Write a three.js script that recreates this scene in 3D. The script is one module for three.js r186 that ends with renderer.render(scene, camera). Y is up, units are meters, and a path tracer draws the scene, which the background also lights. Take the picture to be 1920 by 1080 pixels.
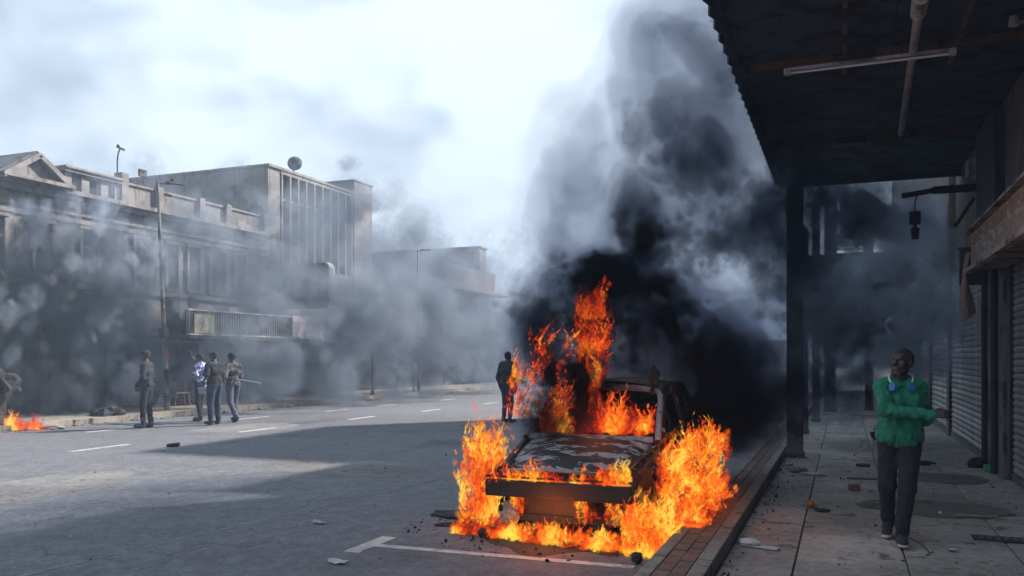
import * as THREE from 'three';
import { mergeGeometries } from 'three/addons/utils/BufferGeometryUtils.js';
import { RoundedBoxGeometry } from 'three/addons/geometries/RoundedBoxGeometry.js';
import { createNoise3D } from 'simplex-noise';

function rng(seed) { let s = seed | 0; return () => { s = (s + 0x6d2b79f5) | 0; let t = Math.imul(s ^ (s >>> 15), 1 | s); t = (t + Math.imul(t ^ (t >>> 7), 61 | t)) ^ t; return ((t ^ (t >>> 14)) >>> 0) / 4294967296; }; }
const n3 = createNoise3D(rng(5));
const fbm3 = (x, y, z, o = 4) => { let f = 0, a = .5; for (let k = 0; k < o; k++) { f += a * n3(x, y, z); a *= .5; x *= 2.03; y *= 2.03; z *= 2.03; } return f; };
const sst = (a, b, x) => { const t = Math.min(1, Math.max(0, (x - a) / (b - a))); return t * t * (3 - 2 * t); };
const lerp = (a, b, t) => a + (b - a) * t;

// ---------- camera, sky, sun, exposure ----------
const scene = new THREE.Scene();
const camera = new THREE.PerspectiveCamera(2 * Math.atan(540 / 1550) * 180 / Math.PI, 16 / 9, .1, 600);
camera.position.set(0, 1.65, 0);
camera.rotation.y = .3805;
camera.setViewOffset(1920, 1080, 0, -130, 1920, 1080);   // shift lens: horizon below the middle, verticals upright
const renderer = new THREE.WebGLRenderer();
renderer.toneMapping = THREE.LinearToneMapping;
renderer.toneMappingExposure = 2.7;
renderer.shadowMap.enabled = true;
{ // smoky, thinly clouded sky: the same broken white and grey all the way round
  const W = 1024, H = 512, d = new Float32Array(W * H * 4), q = createNoise3D(rng(21));
  const f5 = (x, y, z) => { let f = 0, a = .5; for (let k = 0; k < 5; k++) { f += a * q(x, y, z); a *= .5; x *= 2.1; y *= 2.1; z *= 2.1; } return f; };
  for (let j = 0; j < H; j++) for (let i = 0; i < W; i++) {
    const up = ((j + .5) / H - .5) * Math.PI, a = ((i + .5) / W - .5) * 2 * Math.PI;
    const x = Math.cos(a) * Math.cos(up), y = Math.sin(up), z = Math.sin(a) * Math.cos(up);
    const w = f5(x * 1.3 + 4, y * 2.2, z * 1.3), f = f5(x * 2.1 + w * .5, y * 3.4, z * 2.1 + 7);
    const t = sst(-.42, .38, f + .25 * w + .12);
    const b = lerp(.22, .42, t) * lerp(.84, 1.06, sst(0, .42, y)), c = lerp(.25, .17, t);
    d.set([b * (1 - c), b * (1 - c * .3), b * (1 + c * .5), 1], (j * W + i) * 4);
  }
  const t = new THREE.DataTexture(d, W, H, THREE.RGBAFormat, THREE.FloatType);
  t.mapping = THREE.EquirectangularReflectionMapping; t.magFilter = THREE.LinearFilter; t.needsUpdate = true;
  scene.background = t; scene.environment = t;
}
const sun = new THREE.DirectionalLight(0xfff4ea, 5);
sun.position.set(51.8, 58.8, -62.3);   // ahead and to the right, behind the tall blocks
sun.castShadow = true; sun.shadow.mapSize.set(4096, 4096); sun.shadow.radius = 1.6;
Object.assign(sun.shadow.camera, { left: -60, right: 60, top: 60, bottom: -60, near: 1, far: 250 });
scene.add(sun);
scene.fog = new THREE.FogExp2(new THREE.Color(.60, .77, 1), .0042);

// ---------- textures ----------
function vnoise(seed) { // tiling value noise
  const r = rng(seed), N = 256, t = new Float32Array(N * N); for (let i = 0; i < t.length; i++) t[i] = r();
  const at = (x, y) => t[(y & 255) * N + (x & 255)];
  return (x, y, p) => { const xi = Math.floor(x), yi = Math.floor(y), u = x - xi, v = y - yi, s = u * u * (3 - 2 * u), w = v * v * (3 - 2 * v);
    const x0 = ((xi % p) + p) % p, x1 = (x0 + 1) % p, y0 = ((yi % p) + p) % p, y1 = (y0 + 1) % p;
    return lerp(lerp(at(x0, y0), at(x1, y0), s), lerp(at(x0, y1), at(x1, y1), s), w); };
}
const vn = vnoise(3), vn2 = vnoise(8);
const fb = (n, u, v, p, o) => { let f = 0, a = .5, s = 0; for (let k = 0; k < o; k++) { f += a * n(u * p, v * p, p); s += a; a *= .5; p *= 2; if (p > 256) break; } return f / s; };
function tex(S, metres, fn) {
  const d = new Uint8Array(S * S * 4);
  for (let j = 0; j < S; j++) for (let i = 0; i < S; i++) { const c = fn((i + .5) / S, (j + .5) / S), o = (j * S + i) * 4; for (let k = 0; k < 3; k++) d[o + k] = Math.max(0, Math.min(255, c[k] * 255)); d[o + 3] = 255; }
  const t = new THREE.DataTexture(d, S, S); t.colorSpace = THREE.SRGBColorSpace; t.wrapS = t.wrapT = THREE.RepeatWrapping; t.magFilter = THREE.LinearFilter; t.generateMipmaps = true; t.repeat.set(1 / metres, 1 / metres); t.needsUpdate = true; return t;
}
const T = {
  asphalt: tex(2048, 18, (u, v) => {
    const big = fb(vn, u, v, 3, 4), st = vn2(u * 5, v * 40 % 40, 40), fine = vn(u * 256 % 256, v * 256 % 256, 256), fin2 = fb(vn2, u, v, 128, 2), agg = vn2((u * 900) % 256, (v * 900) % 256, 256);
    let k = .60 + .20 * (big - .5) + .03 * (st - .5) + .10 * (fine - .5) + .10 * (fin2 - .5) + .17 * (agg - .5);
    const cr = Math.abs(fb(vn2, u + .02 * big, v, 6, 4) - .5); if (cr < .0022) k -= .1;
    const blot = fb(vn, u + .3, v + .1, 10, 3); if (blot > .72) k -= (blot - .72) * 1.1;
    if (agg > .93 && fine > .7) k += .12;
    return [k, k * 1.005, k * 1.02]; }),
  concrete: tex(1024, 3.5, (u, v) => {
    const big = fb(vn, u, v, 4, 5), fin = fb(vn2, u, v, 64, 3), sp = vn((u * 512) % 256, (v * 512) % 256, 256);
    let k = .72 + .36 * (big - .5) + .2 * (fin - .5) + .1 * (sp - .5);
    const spot = fb(vn2, u + .37, v, 24, 3); if (spot > .66) k -= (spot - .66) * 1.6;
    const cr = Math.abs(fb(vn, u, v + .4, 5, 5) - .5); if (cr < .004) k -= .16;
    return [k, k * .985, k * .965]; }),
  plaster: tex(1024, 4, (u, v) => {
    const big = fb(vn, u, v, 3, 5), drip = fb(vn2, u, v * .12, 32, 3), fin = fb(vn, u, v, 64, 2);
    let k = .84 + .24 * (big - .5) + .12 * (fin - .5); if (drip > .56) k -= (drip - .56) * 1.1 * (1 - .3 * big);
    const pat = fb(vn2, u + .2, v + .6, 7, 4); const w = pat > .60 ? .1 : 0;
    return [k - w, (k - w) * .99, (k - w) * .98]; }),
  metal: tex(1024, 2, (u, v) => {
    const big = fb(vn, u, v, 4, 5), fin = fb(vn2, u, v, 48, 3), drip = fb(vn, u, v * .1, 40, 2), r = sst(.54, .68, fb(vn2, u + .1, v, 8, 5));
    const k = .8 + .28 * (big - .5) + .2 * (fin - .5) - Math.max(0, drip - .6) * .7;
    return [lerp(k, .42, r * .8), lerp(k, .30, r * .8), lerp(k, .24, r * .8)]; }),
  cloth: tex(256, .5, (u, v) => { const k = .82 + .3 * (fb(vn, u, v, 8, 4) - .5) + .16 * (vn2((u * 128) % 128, (v * 128) % 128, 128) - .5); return [k, k, k]; }),
  brick: tex(512, 1, (u, v) => { const k = .75 + .4 * (fb(vn, u, v, 8, 4) - .5) + .25 * (vn2((u * 128) % 128, (v * 128) % 128, 128) - .5); return [k, k * .98, k * .97]; }),
};
const M = (color, map, o = {}) => {
  const c = new THREE.Color(); Array.isArray(color) ? c.setRGB(...color) : c.set(color);
  const t = map ? T[map] : null;
  return new THREE.MeshStandardMaterial({ color: c, roughness: .9, map: t, ...(t && o.bump ? { bumpMap: t, bumpScale: o.bump } : {}), ...Object.fromEntries(Object.entries(o).filter(([k]) => k !== 'bump')) });
};

// ---------- naming and geometry helpers ----------
const taken = new Map();
function numbered(n) { const k = taken.get(n) ?? 0; taken.set(n, k + 1); return k ? n + '_' + String(k).padStart(3, '0') : n; }
function tag(o, label, category, group, kind) { if (label) o.userData.label = label; if (category) o.userData.category = category; if (group) o.userData.group = group; if (kind) o.userData.kind = kind; return o; }
function thing(name, label, category, pos = [0, 0, 0], group) { const o = new THREE.Group(); o.name = numbered(name); o.position.set(...pos); tag(o, label, category, group); scene.add(o); return o; }
function fin(m) { m.castShadow = m.receiveShadow = true; return m; }
function metreUV(g) { // box projection in metres
  if (!g.attributes.normal) g.computeVertexNormals();
  const p = g.attributes.position, n = g.attributes.normal, uv = new Float32Array(p.count * 2);
  for (let i = 0; i < p.count; i++) { const x = Math.abs(n.getX(i)), y = Math.abs(n.getY(i)), z = Math.abs(n.getZ(i));
    if (y >= x && y >= z) { uv[2 * i] = p.getX(i); uv[2 * i + 1] = p.getZ(i); } else if (x >= z) { uv[2 * i] = p.getZ(i); uv[2 * i + 1] = p.getY(i); } else { uv[2 * i] = p.getX(i); uv[2 * i + 1] = p.getY(i); } }
  g.setAttribute('uv', new THREE.BufferAttribute(uv, 2)); return g;
}
const V = (x, y, z) => new THREE.Vector3(x, y, z);
const UP = V(0, 1, 0);
const plain = (g) => { const o = g.index ? g.toNonIndexed() : g; for (const k of Object.keys(o.attributes)) if (!['position', 'normal', 'uv'].includes(k)) o.deleteAttribute(k); return o; };
class B { // collects geometries, builds one named mesh
  constructor() { this.l = []; }
  add(g) { this.l.push(plain(g)); return this; }
  box(x0, x1, y0, y1, z0, z1, r = 0) { const w = Math.abs(x1 - x0), h = Math.abs(y1 - y0), d = Math.abs(z1 - z0);
    const g = r ? new RoundedBoxGeometry(w, h, d, 2, Math.min(r, w / 2.01, h / 2.01, d / 2.01)) : new THREE.BoxGeometry(w, h, d);
    return this.add(g.translate((x0 + x1) / 2, (y0 + y1) / 2, (z0 + z1) / 2)); }
  bar(a, b, r, r2 = r, seg = 8, caps = true) { const A = V(...a), C = V(...b), d = C.clone().sub(A), L = d.length();
    const g = new THREE.CylinderGeometry(r2, r, L, seg, 1, !caps); g.translate(0, L / 2, 0); g.applyQuaternion(new THREE.Quaternion().setFromUnitVectors(UP, d.normalize())); return this.add(g.translate(...a)); }
  beam(a, b, w, h, up = [0, 1, 0]) { const A = V(...a), C = V(...b), d = C.clone().sub(A), L = d.length(), g = new THREE.BoxGeometry(w, h, L), m = new THREE.Matrix4();
    const z = d.normalize(), x = V(...up).cross(z).normalize(), y = z.clone().cross(x); m.makeBasis(x, y, z); g.applyMatrix4(m); const c = A.add(C).multiplyScalar(.5); return this.add(g.translate(c.x, c.y, c.z)); }
  tube(pts, r, seg = 24, rad = 6) { return this.add(new THREE.TubeGeometry(new THREE.CatmullRomCurve3(pts.map((p) => V(...p))), seg, r, rad)); }
  prism(pts, depth, f) { const s = new THREE.Shape(pts.map((p) => new THREE.Vector2(...p))); const g = new THREE.ExtrudeGeometry(s, { depth, bevelEnabled: false }); if (f) f(g); return this.add(g); }
  geo() { return metreUV(mergeGeometries(this.l.map((g) => g.clone()))); }
  build(name, mat, parent, label) { const m = fin(new THREE.Mesh(this.geo(), mat)); m.name = parent ? name : numbered(name); if (label) m.userData.label = label; (parent ?? scene).add(m); return m; }
}
const box = (...a) => new B().box(...a);
const struct = (m) => tag(m, null, null, null, 'structure');
const stuff = (m) => tag(m, null, null, null, 'stuff');
function lump(r, seed, sq = [1, 1, 1], det = 2, amp = .35) { const g = new THREE.IcosahedronGeometry(r, det), p = g.attributes.position; for (let i = 0; i < p.count; i++) { const x = p.getX(i), y = p.getY(i), z = p.getZ(i), k = 1 + amp * fbm3(x / r + seed, y / r, z / r, 3) * 1.6; p.setXYZ(i, x * k * sq[0], y * k * sq[1], z * k * sq[2]); } g.computeVertexNormals(); return g; }
function surface(f, lo, hi, h) { // surface nets
  const n = [0, 1, 2].map((k) => Math.ceil((hi[k] - lo[k]) / h) + 1), [nx, ny, nz] = n, val = new Float32Array(nx * ny * nz);
  for (let k = 0, q = 0; k < nz; k++) for (let j = 0; j < ny; j++) for (let i = 0; i < nx; i++) val[q++] = f(lo[0] + i * h, lo[1] + j * h, lo[2] + k * h);
  const id = new Int32Array(nx * ny * nz).fill(-1), pos = [], idx = [], S = [1, nx, nx * ny];
  for (let k = 0; k < nz - 1; k++) for (let j = 0; j < ny - 1; j++) for (let i = 0; i < nx - 1; i++) {
    const q = i + j * nx + k * S[2]; let x = 0, y = 0, z = 0, c = 0;
    for (let e = 0; e < 12; e++) { const ax = e >> 2, u = (ax + 1) % 3, w = (ax + 2) % 3, a = [0, 0, 0]; a[u] = e & 1; a[w] = (e >> 1) & 1; const q0 = q + a[0] + a[1] * nx + a[2] * S[2], q1 = q0 + S[ax], v0 = val[q0], v1 = val[q1]; if ((v0 < 0) === (v1 < 0)) continue; a[ax] = v0 / (v0 - v1); x += a[0]; y += a[1]; z += a[2]; c++; }
    if (c) { id[q] = pos.length / 3; pos.push(lo[0] + (i + x / c) * h, lo[1] + (j + y / c) * h, lo[2] + (k + z / c) * h); }
  }
  for (let k = 1; k < nz - 1; k++) for (let j = 1; j < ny - 1; j++) for (let i = 1; i < nx - 1; i++) { const q = i + j * nx + k * S[2];
    for (let ax = 0; ax < 3; ax++) { const a = val[q] < 0, b = val[q + S[ax]] < 0; if (a === b) continue; const u = S[(ax + 1) % 3], w = S[(ax + 2) % 3], v = [id[q - u - w], id[q - w], id[q], id[q - u]]; if (v.some((t) => t < 0)) continue; a ? idx.push(v[0], v[1], v[2], v[0], v[2], v[3]) : idx.push(v[0], v[2], v[1], v[0], v[3], v[2]); } }
  const g = new THREE.BufferGeometry(); g.setAttribute('position', new THREE.BufferAttribute(new Float32Array(pos), 3)); g.setIndex(idx);
  const nn = new Float32Array(pos.length), e = h * .6; for (let i = 0; i < pos.length; i += 3) { const x = pos[i], y = pos[i + 1], z = pos[i + 2]; const a = f(x + e, y, z) - f(x - e, y, z), b = f(x, y + e, z) - f(x, y - e, z), c = f(x, y, z + e) - f(x, y, z - e), l = Math.hypot(a, b, c) || 1; nn[i] = a / l; nn[i + 1] = b / l; nn[i + 2] = c / l; }
  g.setAttribute('normal', new THREE.BufferAttribute(nn, 3)); return g;
}
// ---------- ground ----------
const mat = {
  asphalt: M([.275, .29, .325], 'asphalt', { bump: .0016, roughness: .85 }),
  seam: M([.24, .245, .25], 'brick'), paint: M([.78, .78, .76], 'concrete', { roughness: .7 }), paintOld: M([.55, .55, .54], 'concrete', { roughness: .8 }),
  slabs: [[.50, .50, .495], [.43, .43, .43], [.56, .555, .545], [.46, .46, .455]].map((c) => M(c, 'concrete', { bump: .006, roughness: .86 })),
  joint: M([.10, .098, .095], 'concrete'), kerb: M([.33, .325, .31], 'concrete', { bump: .005 }), kerbFar: M([.42, .38, .33], 'concrete'),
  bricks: [[.21, .125, .105], [.17, .11, .098], [.24, .15, .125], [.16, .13, .12]].map((c) => M(c, 'brick', { bump: .004 })),
};
{
  const g = struct(box(-220, 220, -.5, -.03, -320, 60).build('ground', M([.2, .19, .18], 'concrete')));
  struct(box(-17.3, -1.34, -.3, 0, -200, 20).build('road', mat.asphalt));
  const seams = new B();
  for (const [x, w, z0, z1] of [[-5.1, .035, -16, 4], [-9.05, .03, -30, 4], [-7.2, .02, -14, 2]]) seams.box(x - w / 2, x + w / 2, -.01, .002, z0, z1);
  seams.beam([-6.4, -.003, 1], [-3.4, -.003, -24], .05, .01); seams.beam([-11, -.003, -2], [-7.6, -.003, -13], .04, .01);
  struct(seams.build('road_seam', mat.seam));
  // lane dashes, each a painted strip of its own
  for (const [x, z0] of [[-12.55, -10.55], [-12.35, -14.65], [-12.15, -18.7], [-11.9, -22.3], [-11.75, -26.6], [-15.45, -13.4], [-14.9, -17.6], [-14.6, -21.2], [-14.55, -24.1], [-14.3, -28.4]])
    struct(box(x - .06, x + .06, .001, .005, z0 - 1.3, z0).build('lane_dash', mat.paint));
  const bay = new B(); bay.beam([-3.78, .003, -6.285], [-1.52, .003, -6.38], .1, .004); struct(bay.build('bay_line', mat.paint));
  struct(box(-3.93, -3.78, .001, .0052, -6.62, -5.98).build('bay_tee', mat.paint));
  // scorched tarry patch under the burning car (soot with a ragged outline)
  const patch = (cx, cz, rx, rz, seed) => { const s = new THREE.Shape(), N = 40; for (let i = 0; i < N; i++) { const a = i / N * 6.2832, k = 1 + .28 * fbm3(Math.cos(a) * 1.7 + seed, Math.sin(a) * 1.7, seed, 4); const x = cx + rx * k * Math.cos(a), y = -(cz + rz * k * Math.sin(a)); i ? s.lineTo(x, y) : s.moveTo(x, y); } return new THREE.ShapeGeometry(s).rotateX(-Math.PI / 2); };
  struct(new B().add(patch(-2.35, -8.8, 1.15, 2.3, 3.1).translate(0, .0025, 0)).build('soot_patch', M([.035, .034, .036], 'brick')));

  for (const [cx, cz, rx, rz, s, c] of [[-6.9, -10.6, 1.5, .8, 11, .22], [-9.6, -7.4, .8, 1.7, 13, .24], [-4.7, -11.5, .5, .9, 15, .2], [-12.9, -15.5, .9, 1.6, 17, .25], [-3.2, -5.3, .6, .35, 19, .2]]) struct(new B().add(patch(cx, cz, rx, rz, s).translate(0, .0018, 0)).build('road_patch', M([c, c * 1.04, c * 1.12], 'concrete', { roughness: .8 })));

  // raised brick-topped kerb strip on the right
  const k = thing('brick_kerb', 'raised kerb strip with red brick top between the burning car and the pavement', 'kerb'); k.userData.kind = 'structure'; delete k.userData.category;
  const R = rng(12);
  box(-1.235, -1.005, -.2, .132, -40, 4).build('kerb_bed', mat.joint, k);
  for (let z = -3.2; z > -30; z -= 1.01) { const L = z > -20;
    const a = box(-1.34, -1.236, -.2, .15 + (R() - .5) * .006, z - 1.0, z, L ? .012 : 0).build('kerb_stone', mat.kerb, k); const b = box(-1.004, -.885, -.2, .155 + (R() - .5) * .006, z - .98, z + .02, L ? .012 : 0).build('kerb_stone', mat.kerb, k); }
  const bg = [0, 1, 2].map((i) => box(-.0545, .0545, -.03, .0, -.1045, .1045, .006).geo());
  for (let r = 0, z = -4.2; z > -26; z -= .216, r++) for (const c of [0, 1]) { const m = fin(new THREE.Mesh(bg[r % 3], mat.bricks[(R() * 4) | 0])); m.name = 'brick'; m.position.set(-1.176 + c * .112, .148 + (R() - .5) * .007, z + (c ? .108 : 0)); m.rotation.set((R() - .5) * .02, (R() - .5) * .03, (R() - .5) * .03); k.add(m); }

  // pavement of large cement slabs
  const pv = new THREE.Group(); pv.name = 'pavement'; pv.userData.kind = 'structure'; scene.add(pv);
  box(-.884, 2.6, -.3, .012, -60, 6).build('slab_bed', mat.joint, pv);
  const cols = [-.88, -.35, .47, 1.32, 2.2];
  for (let z = -3.4, i = 0; z > -24; i++) { const d = [1.25, .95, 1.4, 1.1, 1.3][i % 5]; for (let c = 0; c < 4; c++) { const off = 0; box(cols[c] + .006, cols[c + 1] - .006, -.04, .03 + (R() - .5) * .008, z - d + .012, z, .008).build('paving_slab', mat.slabs[(R() * 4) | 0], pv); } z -= d; }
  box(-.88, 2.2, -.04, .029, -60, -25.2).build('far_slabs', mat.slabs[0], pv);
  // outlined patches: a sunlit spot painted pale, a pale cement repair, darker ones
  for (const [cx, cz, rx, rz, s, c] of [[-.42, -15.1, .34, .42, 1, .62], [.2, -15.8, .3, .8, 4, .5], [1.25, -12.4, .55, .5, 6, .17], [.9, -9.9, .7, .5, 9, .2]]) struct(new B().add(patch(cx, cz, rx, rz, s).translate(0, .038, 0)).build('cement_and_sun_patch', M([c, c * .97, c * .93], 'concrete')));

  // left pavement with its kerb
  struct(box(-20.5, -17.45, -.3, .13, -70, 20).build('far_pavement', M([.36, .34, .31], 'concrete')));
  const lk = new THREE.Group(); lk.name = 'far_kerb'; lk.userData.kind = 'structure'; scene.add(lk);
  for (let z = -6; z > -60; z -= 1.5) box(-17.45, -17.3, -.2, .14 + (R() - .5) * .01, z - 1.485, z).build('kerb_stone', mat.kerbFar, lk);
}
// ---------- right side: tall blocks, shutters, canopy ----------
const rm = {
  wall: M([.20, .17, .15], 'plaster'), dark: M([.055, .058, .066], 'plaster'), jamb: M([.17, .17, .175], 'metal'), jambDark: M([.035, .038, .045], 'metal'),
  slat: M([.50, .51, .54], 'metal', { roughness: .55, metalness: .25 }), slatRust: M([.44, .43, .43], 'metal', { roughness: .6, metalness: .2 }),
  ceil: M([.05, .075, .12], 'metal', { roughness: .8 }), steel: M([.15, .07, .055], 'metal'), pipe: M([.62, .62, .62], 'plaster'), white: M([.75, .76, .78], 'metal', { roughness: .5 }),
  col: M([.14, .15, .165], 'metal', { roughness: .8 }), glassy: M([.02, .022, .026], null, { roughness: .15 }),
};
{
  // shop block behind the near shutters: the wall stands round the shutter openings
  const b = thing('shop_building', 'tall dark shop block with a row of roller shutters on the right pavement', 'building');
  const w = new B(); const doors = [[-12.55, -8.6], [-19.15, -14.45], [-23.2, -19.55]];   // openings [far, near]
  w.box(2.02, 12, 3.3, 10.4, -17.95, 9); w.box(2.25, 12, 0, 3.298, -17.95, 9);
  w.box(2.02, 2.248, 0, 3.298, -14.45, -12.55); w.box(2.02, 2.248, 0, 3.298, -8.6, 9); w.box(2.02, 2.248, 2.95, 3.298, -12.55, -8.6);
  w.build('wall', rm.wall, b);
  box(1.9, 2.018, 3.45, 5.05, -14.4, -12.75).build('pilaster', rm.dark, b);
  // jambs and downpipes between the shutters
  for (const [z, d, m] of [[-14.2, .18, rm.jambDark], [-13.55, .55, rm.jamb], [-12.72, .3, rm.jamb]]) box(1.97, 2.018, .03, 2.95, z - d / 2, z + d / 2).build('jamb', m, b);
  for (const z of [-13.95, -13.12]) new B().bar([1.945, .04, z], [1.945, 3.3, z], .04).build('downpipe', rm.jambDark, b);
  const c = thing('far_shop_building', 'dark shop block with smoky shutters further along the right pavement', 'building');
  const w2 = new B(); w2.box(2.02, 12, 3.4, 10.4, -27.4, -19.1); w2.box(2.25, 12, 0, 3.398, -27.4, -19.1); for (const z of [[-19.5, -19.1], [-23.6, -23.2], [-27.4, -26.9]]) w2.box(2.02, 2.248, 0, 3.398, z[0], z[1]); w2.build('wall', rm.wall, c);
  const t = thing('tall_building', 'tall block standing behind the far end of the canopy', 'building');
  box(2.3, 14, 0, 15.6, -33.2, -27.41).build('wall', rm.wall, t);
  const d = thing('low_building', 'lower block at the far right end of the street', 'building');
  box(2.3, 14, 0, 10.8, -46, -33.21).build('wall', rm.wall, d); box(2.1, 2.3, 3, 3.4, -46, -33.21).build('ledge', rm.dark, d);

  // roller shutters: every slat a piece of its own
  const shutter = (z0, z1, top, label, m, step) => {
    const s = thing('roller_shutter', label, 'roller shutter', [2.09, .03, (z0 + z1) / 2], 'roller shutters along the right pavement'); const L = z1 - z0, R = rng(z0 * 10 | 0);
    const pr = new THREE.Shape(); pr.moveTo(0, 0); pr.quadraticCurveTo(-.035, step * .5, 0, step * .93); pr.lineTo(.012, step * .93); pr.lineTo(.012, 0);
    const g = metreUV(new THREE.ExtrudeGeometry(pr, { depth: L - .1, bevelEnabled: false, curveSegments: 4 }).translate(0, 0, -(L - .1) / 2));
    let i = 0; for (let y = .1; y < top - .02; y += step, i++) { const q = fin(new THREE.Mesh(g, R() < .35 ? rm.slatRust : m)); q.name = 'slat'; q.position.set((R() - .5) * .006, y, 0); q.rotation.x = (R() - .5) * .0015; s.add(q); }
    box(-.03, .02, 0, .098, -L / 2 + .05, L / 2 - .05).build('bottom_rail', rm.jamb, s);
    for (const e of [-1, 1]) { box(-.05, .04, 0, top, e * (L / 2 - .03) - .03, e * (L / 2 - .03) + .03).build('guide_rail', rm.jambDark, s); }
    return s;
  };
  shutter(-12.55, -8.6, 2.95, 'nearest roller shutter with worn slats under the weathered sign box', rm.slat, .088);
  shutter(-19.15, -14.45, 3.3, 'wide pale roller shutter with rusty streaks behind the man in green', rm.slat, .1);
  shutter(-23.2, -19.55, 3.3, 'roller shutter second furthest along the smoky right pavement', rm.slat, .12);
  shutter(-26.9, -23.6, 3.3, 'furthest roller shutter almost lost in the smoke', rm.slat, .14);

  // bolts seen as dots along the near guide rail
  // weathered sign box with a torn strip hanging off its far corner
  const sg = thing('sign_box', 'weathered orange and grey sign box over the nearest shutter', 'shop sign', [0, 0, 0]);
  { const S = 512, cv = document.createElement('canvas'); cv.width = 1024; cv.height = 256; const x = cv.getContext('2d'), R = rng(4); x.fillStyle = '#8c7b72'; x.fillRect(0, 0, 1024, 256);
    x.fillStyle = '#7f5a4c'; x.fillRect(0, 20, 1024, 74); x.fillStyle = '#94825f'; x.fillRect(0, 0, 1024, 22);
    for (let i = 0; i < 900; i++) { x.fillStyle = ['rgba(150,135,125,.35)', 'rgba(70,55,50,.3)', 'rgba(190,150,100,.25)', 'rgba(120,85,72,.3)'][(R() * 4) | 0]; const w = 2 + R() * 10, h = 10 + R() * 90; x.fillRect(R() * 1024, R() * 256, w, h); }
    for (let i = 0; i < 60; i++) { x.fillStyle = 'rgba(175,165,158,.55)'; x.beginPath(); x.ellipse(R() * 1024, R() * 256, 5 + R() * 40, 4 + R() * 16, R(), 0, 7); x.fill(); }
    const tx = new THREE.CanvasTexture(cv); tx.colorSpace = THREE.SRGBColorSpace; tx.wrapS = tx.wrapT = THREE.RepeatWrapping; tx.repeat.set(.25, 1);
    const face = new THREE.PlaneGeometry(4.6, .5); const uv = face.attributes.uv; for (let i = 0; i < uv.count; i++) uv.setX(i, uv.getX(i) * 4.6);
    const m = fin(new THREE.Mesh(face.rotateY(-Math.PI / 2).translate(1.637, 3.09, -10.6), new THREE.MeshStandardMaterial({ map: tx, roughness: .8 }))); m.name = 'sign_face'; sg.add(m); }
  box(1.64, 2.018, 2.84, 3.34, -12.9, -8.3).build('cabinet', M([.30, .26, .23], 'metal'), sg);
  new B().beam([1.6, 2.83, -12.92], [1.6, 2.83, -8.3], .09, .05).build('bottom_trim', M([.5, .46, .42], 'metal'), sg);
  new B().beam([1.62, 3.36, -12.95], [1.62, 3.36, -8.3], .12, .03).build('top_trim', M([.42, .38, .33], 'metal'), sg);
  { // cloth strip
    const g = new THREE.PlaneGeometry(.17, .9, 6, 18), p = g.attributes.position; for (let i = 0; i < p.count; i++) { const y = p.getY(i), t = .46 - y, x = p.getX(i); const w = .35 + .8 * sst(.3, .8, t); p.setXYZ(i, x * w - .05 * Math.sin(t * 4), y + .05 * Math.sin(x * 20) * t, .05 * Math.sin(x * 26 + t * 3) + .06 * Math.sin(t * 5)); } g.computeVertexNormals();
    const m = fin(new THREE.Mesh(metreUV(g.translate(1.62, 2.66, -13.02)), M([.36, .25, .21], 'cloth', { side: THREE.DoubleSide }))); m.name = 'torn_cloth'; tag(m, 'torn brown strip of cloth hanging from the end of the sign box', 'cloth'); scene.add(m); 
    const g2 = new THREE.PlaneGeometry(.07, .62, 2, 10), p2 = g2.attributes.position; for (let i = 0; i < p2.count; i++) { const y = p2.getY(i); p2.setX(i, p2.getX(i) + .02 * Math.sin(y * 9)); p2.setZ(i, .02 * Math.sin(y * 7)); } g2.computeVertexNormals();
    const m2 = fin(new THREE.Mesh(g2.translate(1.93, 2.22, -14.32), M([.55, .57, .6], 'cloth', { side: THREE.DoubleSide }))); m2.name = 'plastic_strip'; tag(m2, 'pale ragged plastic strip hanging on the post beside the wide shutter', 'plastic strip'); scene.add(m2); }
  const bl = thing('blade_sign', 'small dark box sign sticking out of the wall beside the sign box', 'shop sign', [0, 0, 0]);
  box(1.7, 2.018, 2.78, 3.34, -14.72, -14.62, .01).build('sign_panel', M([.03, .032, .038], 'metal'), bl); box(1.68, 2.017, 3.341, 3.37, -14.73, -14.61).build('sign_frame', rm.jambDark, bl);

  // canopy over the pavement
  const cn = thing('street_canopy', 'large dark metal canopy over the right pavement with a stepped sheet edge', 'canopy', [0, 0, 0]);
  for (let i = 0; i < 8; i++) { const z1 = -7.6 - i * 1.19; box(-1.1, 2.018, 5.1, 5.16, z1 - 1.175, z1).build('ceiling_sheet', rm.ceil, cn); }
  box(-1.1, 2.018, 5.162, 5.3, -17.1, -7.6).build('deck', rm.dark, cn);
  for (let i = 0; i < 27; i++) { const z = -7.55 - i * .358; const g = new THREE.BoxGeometry(.02, .42, .40); g.rotateY(-.30); const m = fin(new THREE.Mesh(metreUV(g.translate(-1.16, 5.22, z - .18)), rm.ceil)); m.name = 'fascia_sheet'; cn.add(m); }
  box(-1.12, 2.018, 4.98, 5.3, -17.16, -17.101).build('end_fascia', rm.ceil, cn);
  for (const z of [-10.1, -14.0]) new B().beam([-1.02, 5.05, z], [2.0, 5.05, z], .07, .09).build('cross_rail', rm.steel, cn);
  for (const [x, z0, z1, m] of [[.02, -10.9, -8], [1.15, -10.8, -8.2]]) new B().beam([x, 5.07, z0], [x, 5.07, z1], .05, .055).build('batten', rm.col, cn);
  const pp = new B().bar([.66, 5.0, -7.9], [.82, 5.03, -13.8], .045, .045, 10).build('drain_pipe', rm.pipe, cn); new B().bar([.675, 5.0, -8.55], [.685, 5.0, -8.95], .075, .075, 12).build('coupling', rm.white, pp);
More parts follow.
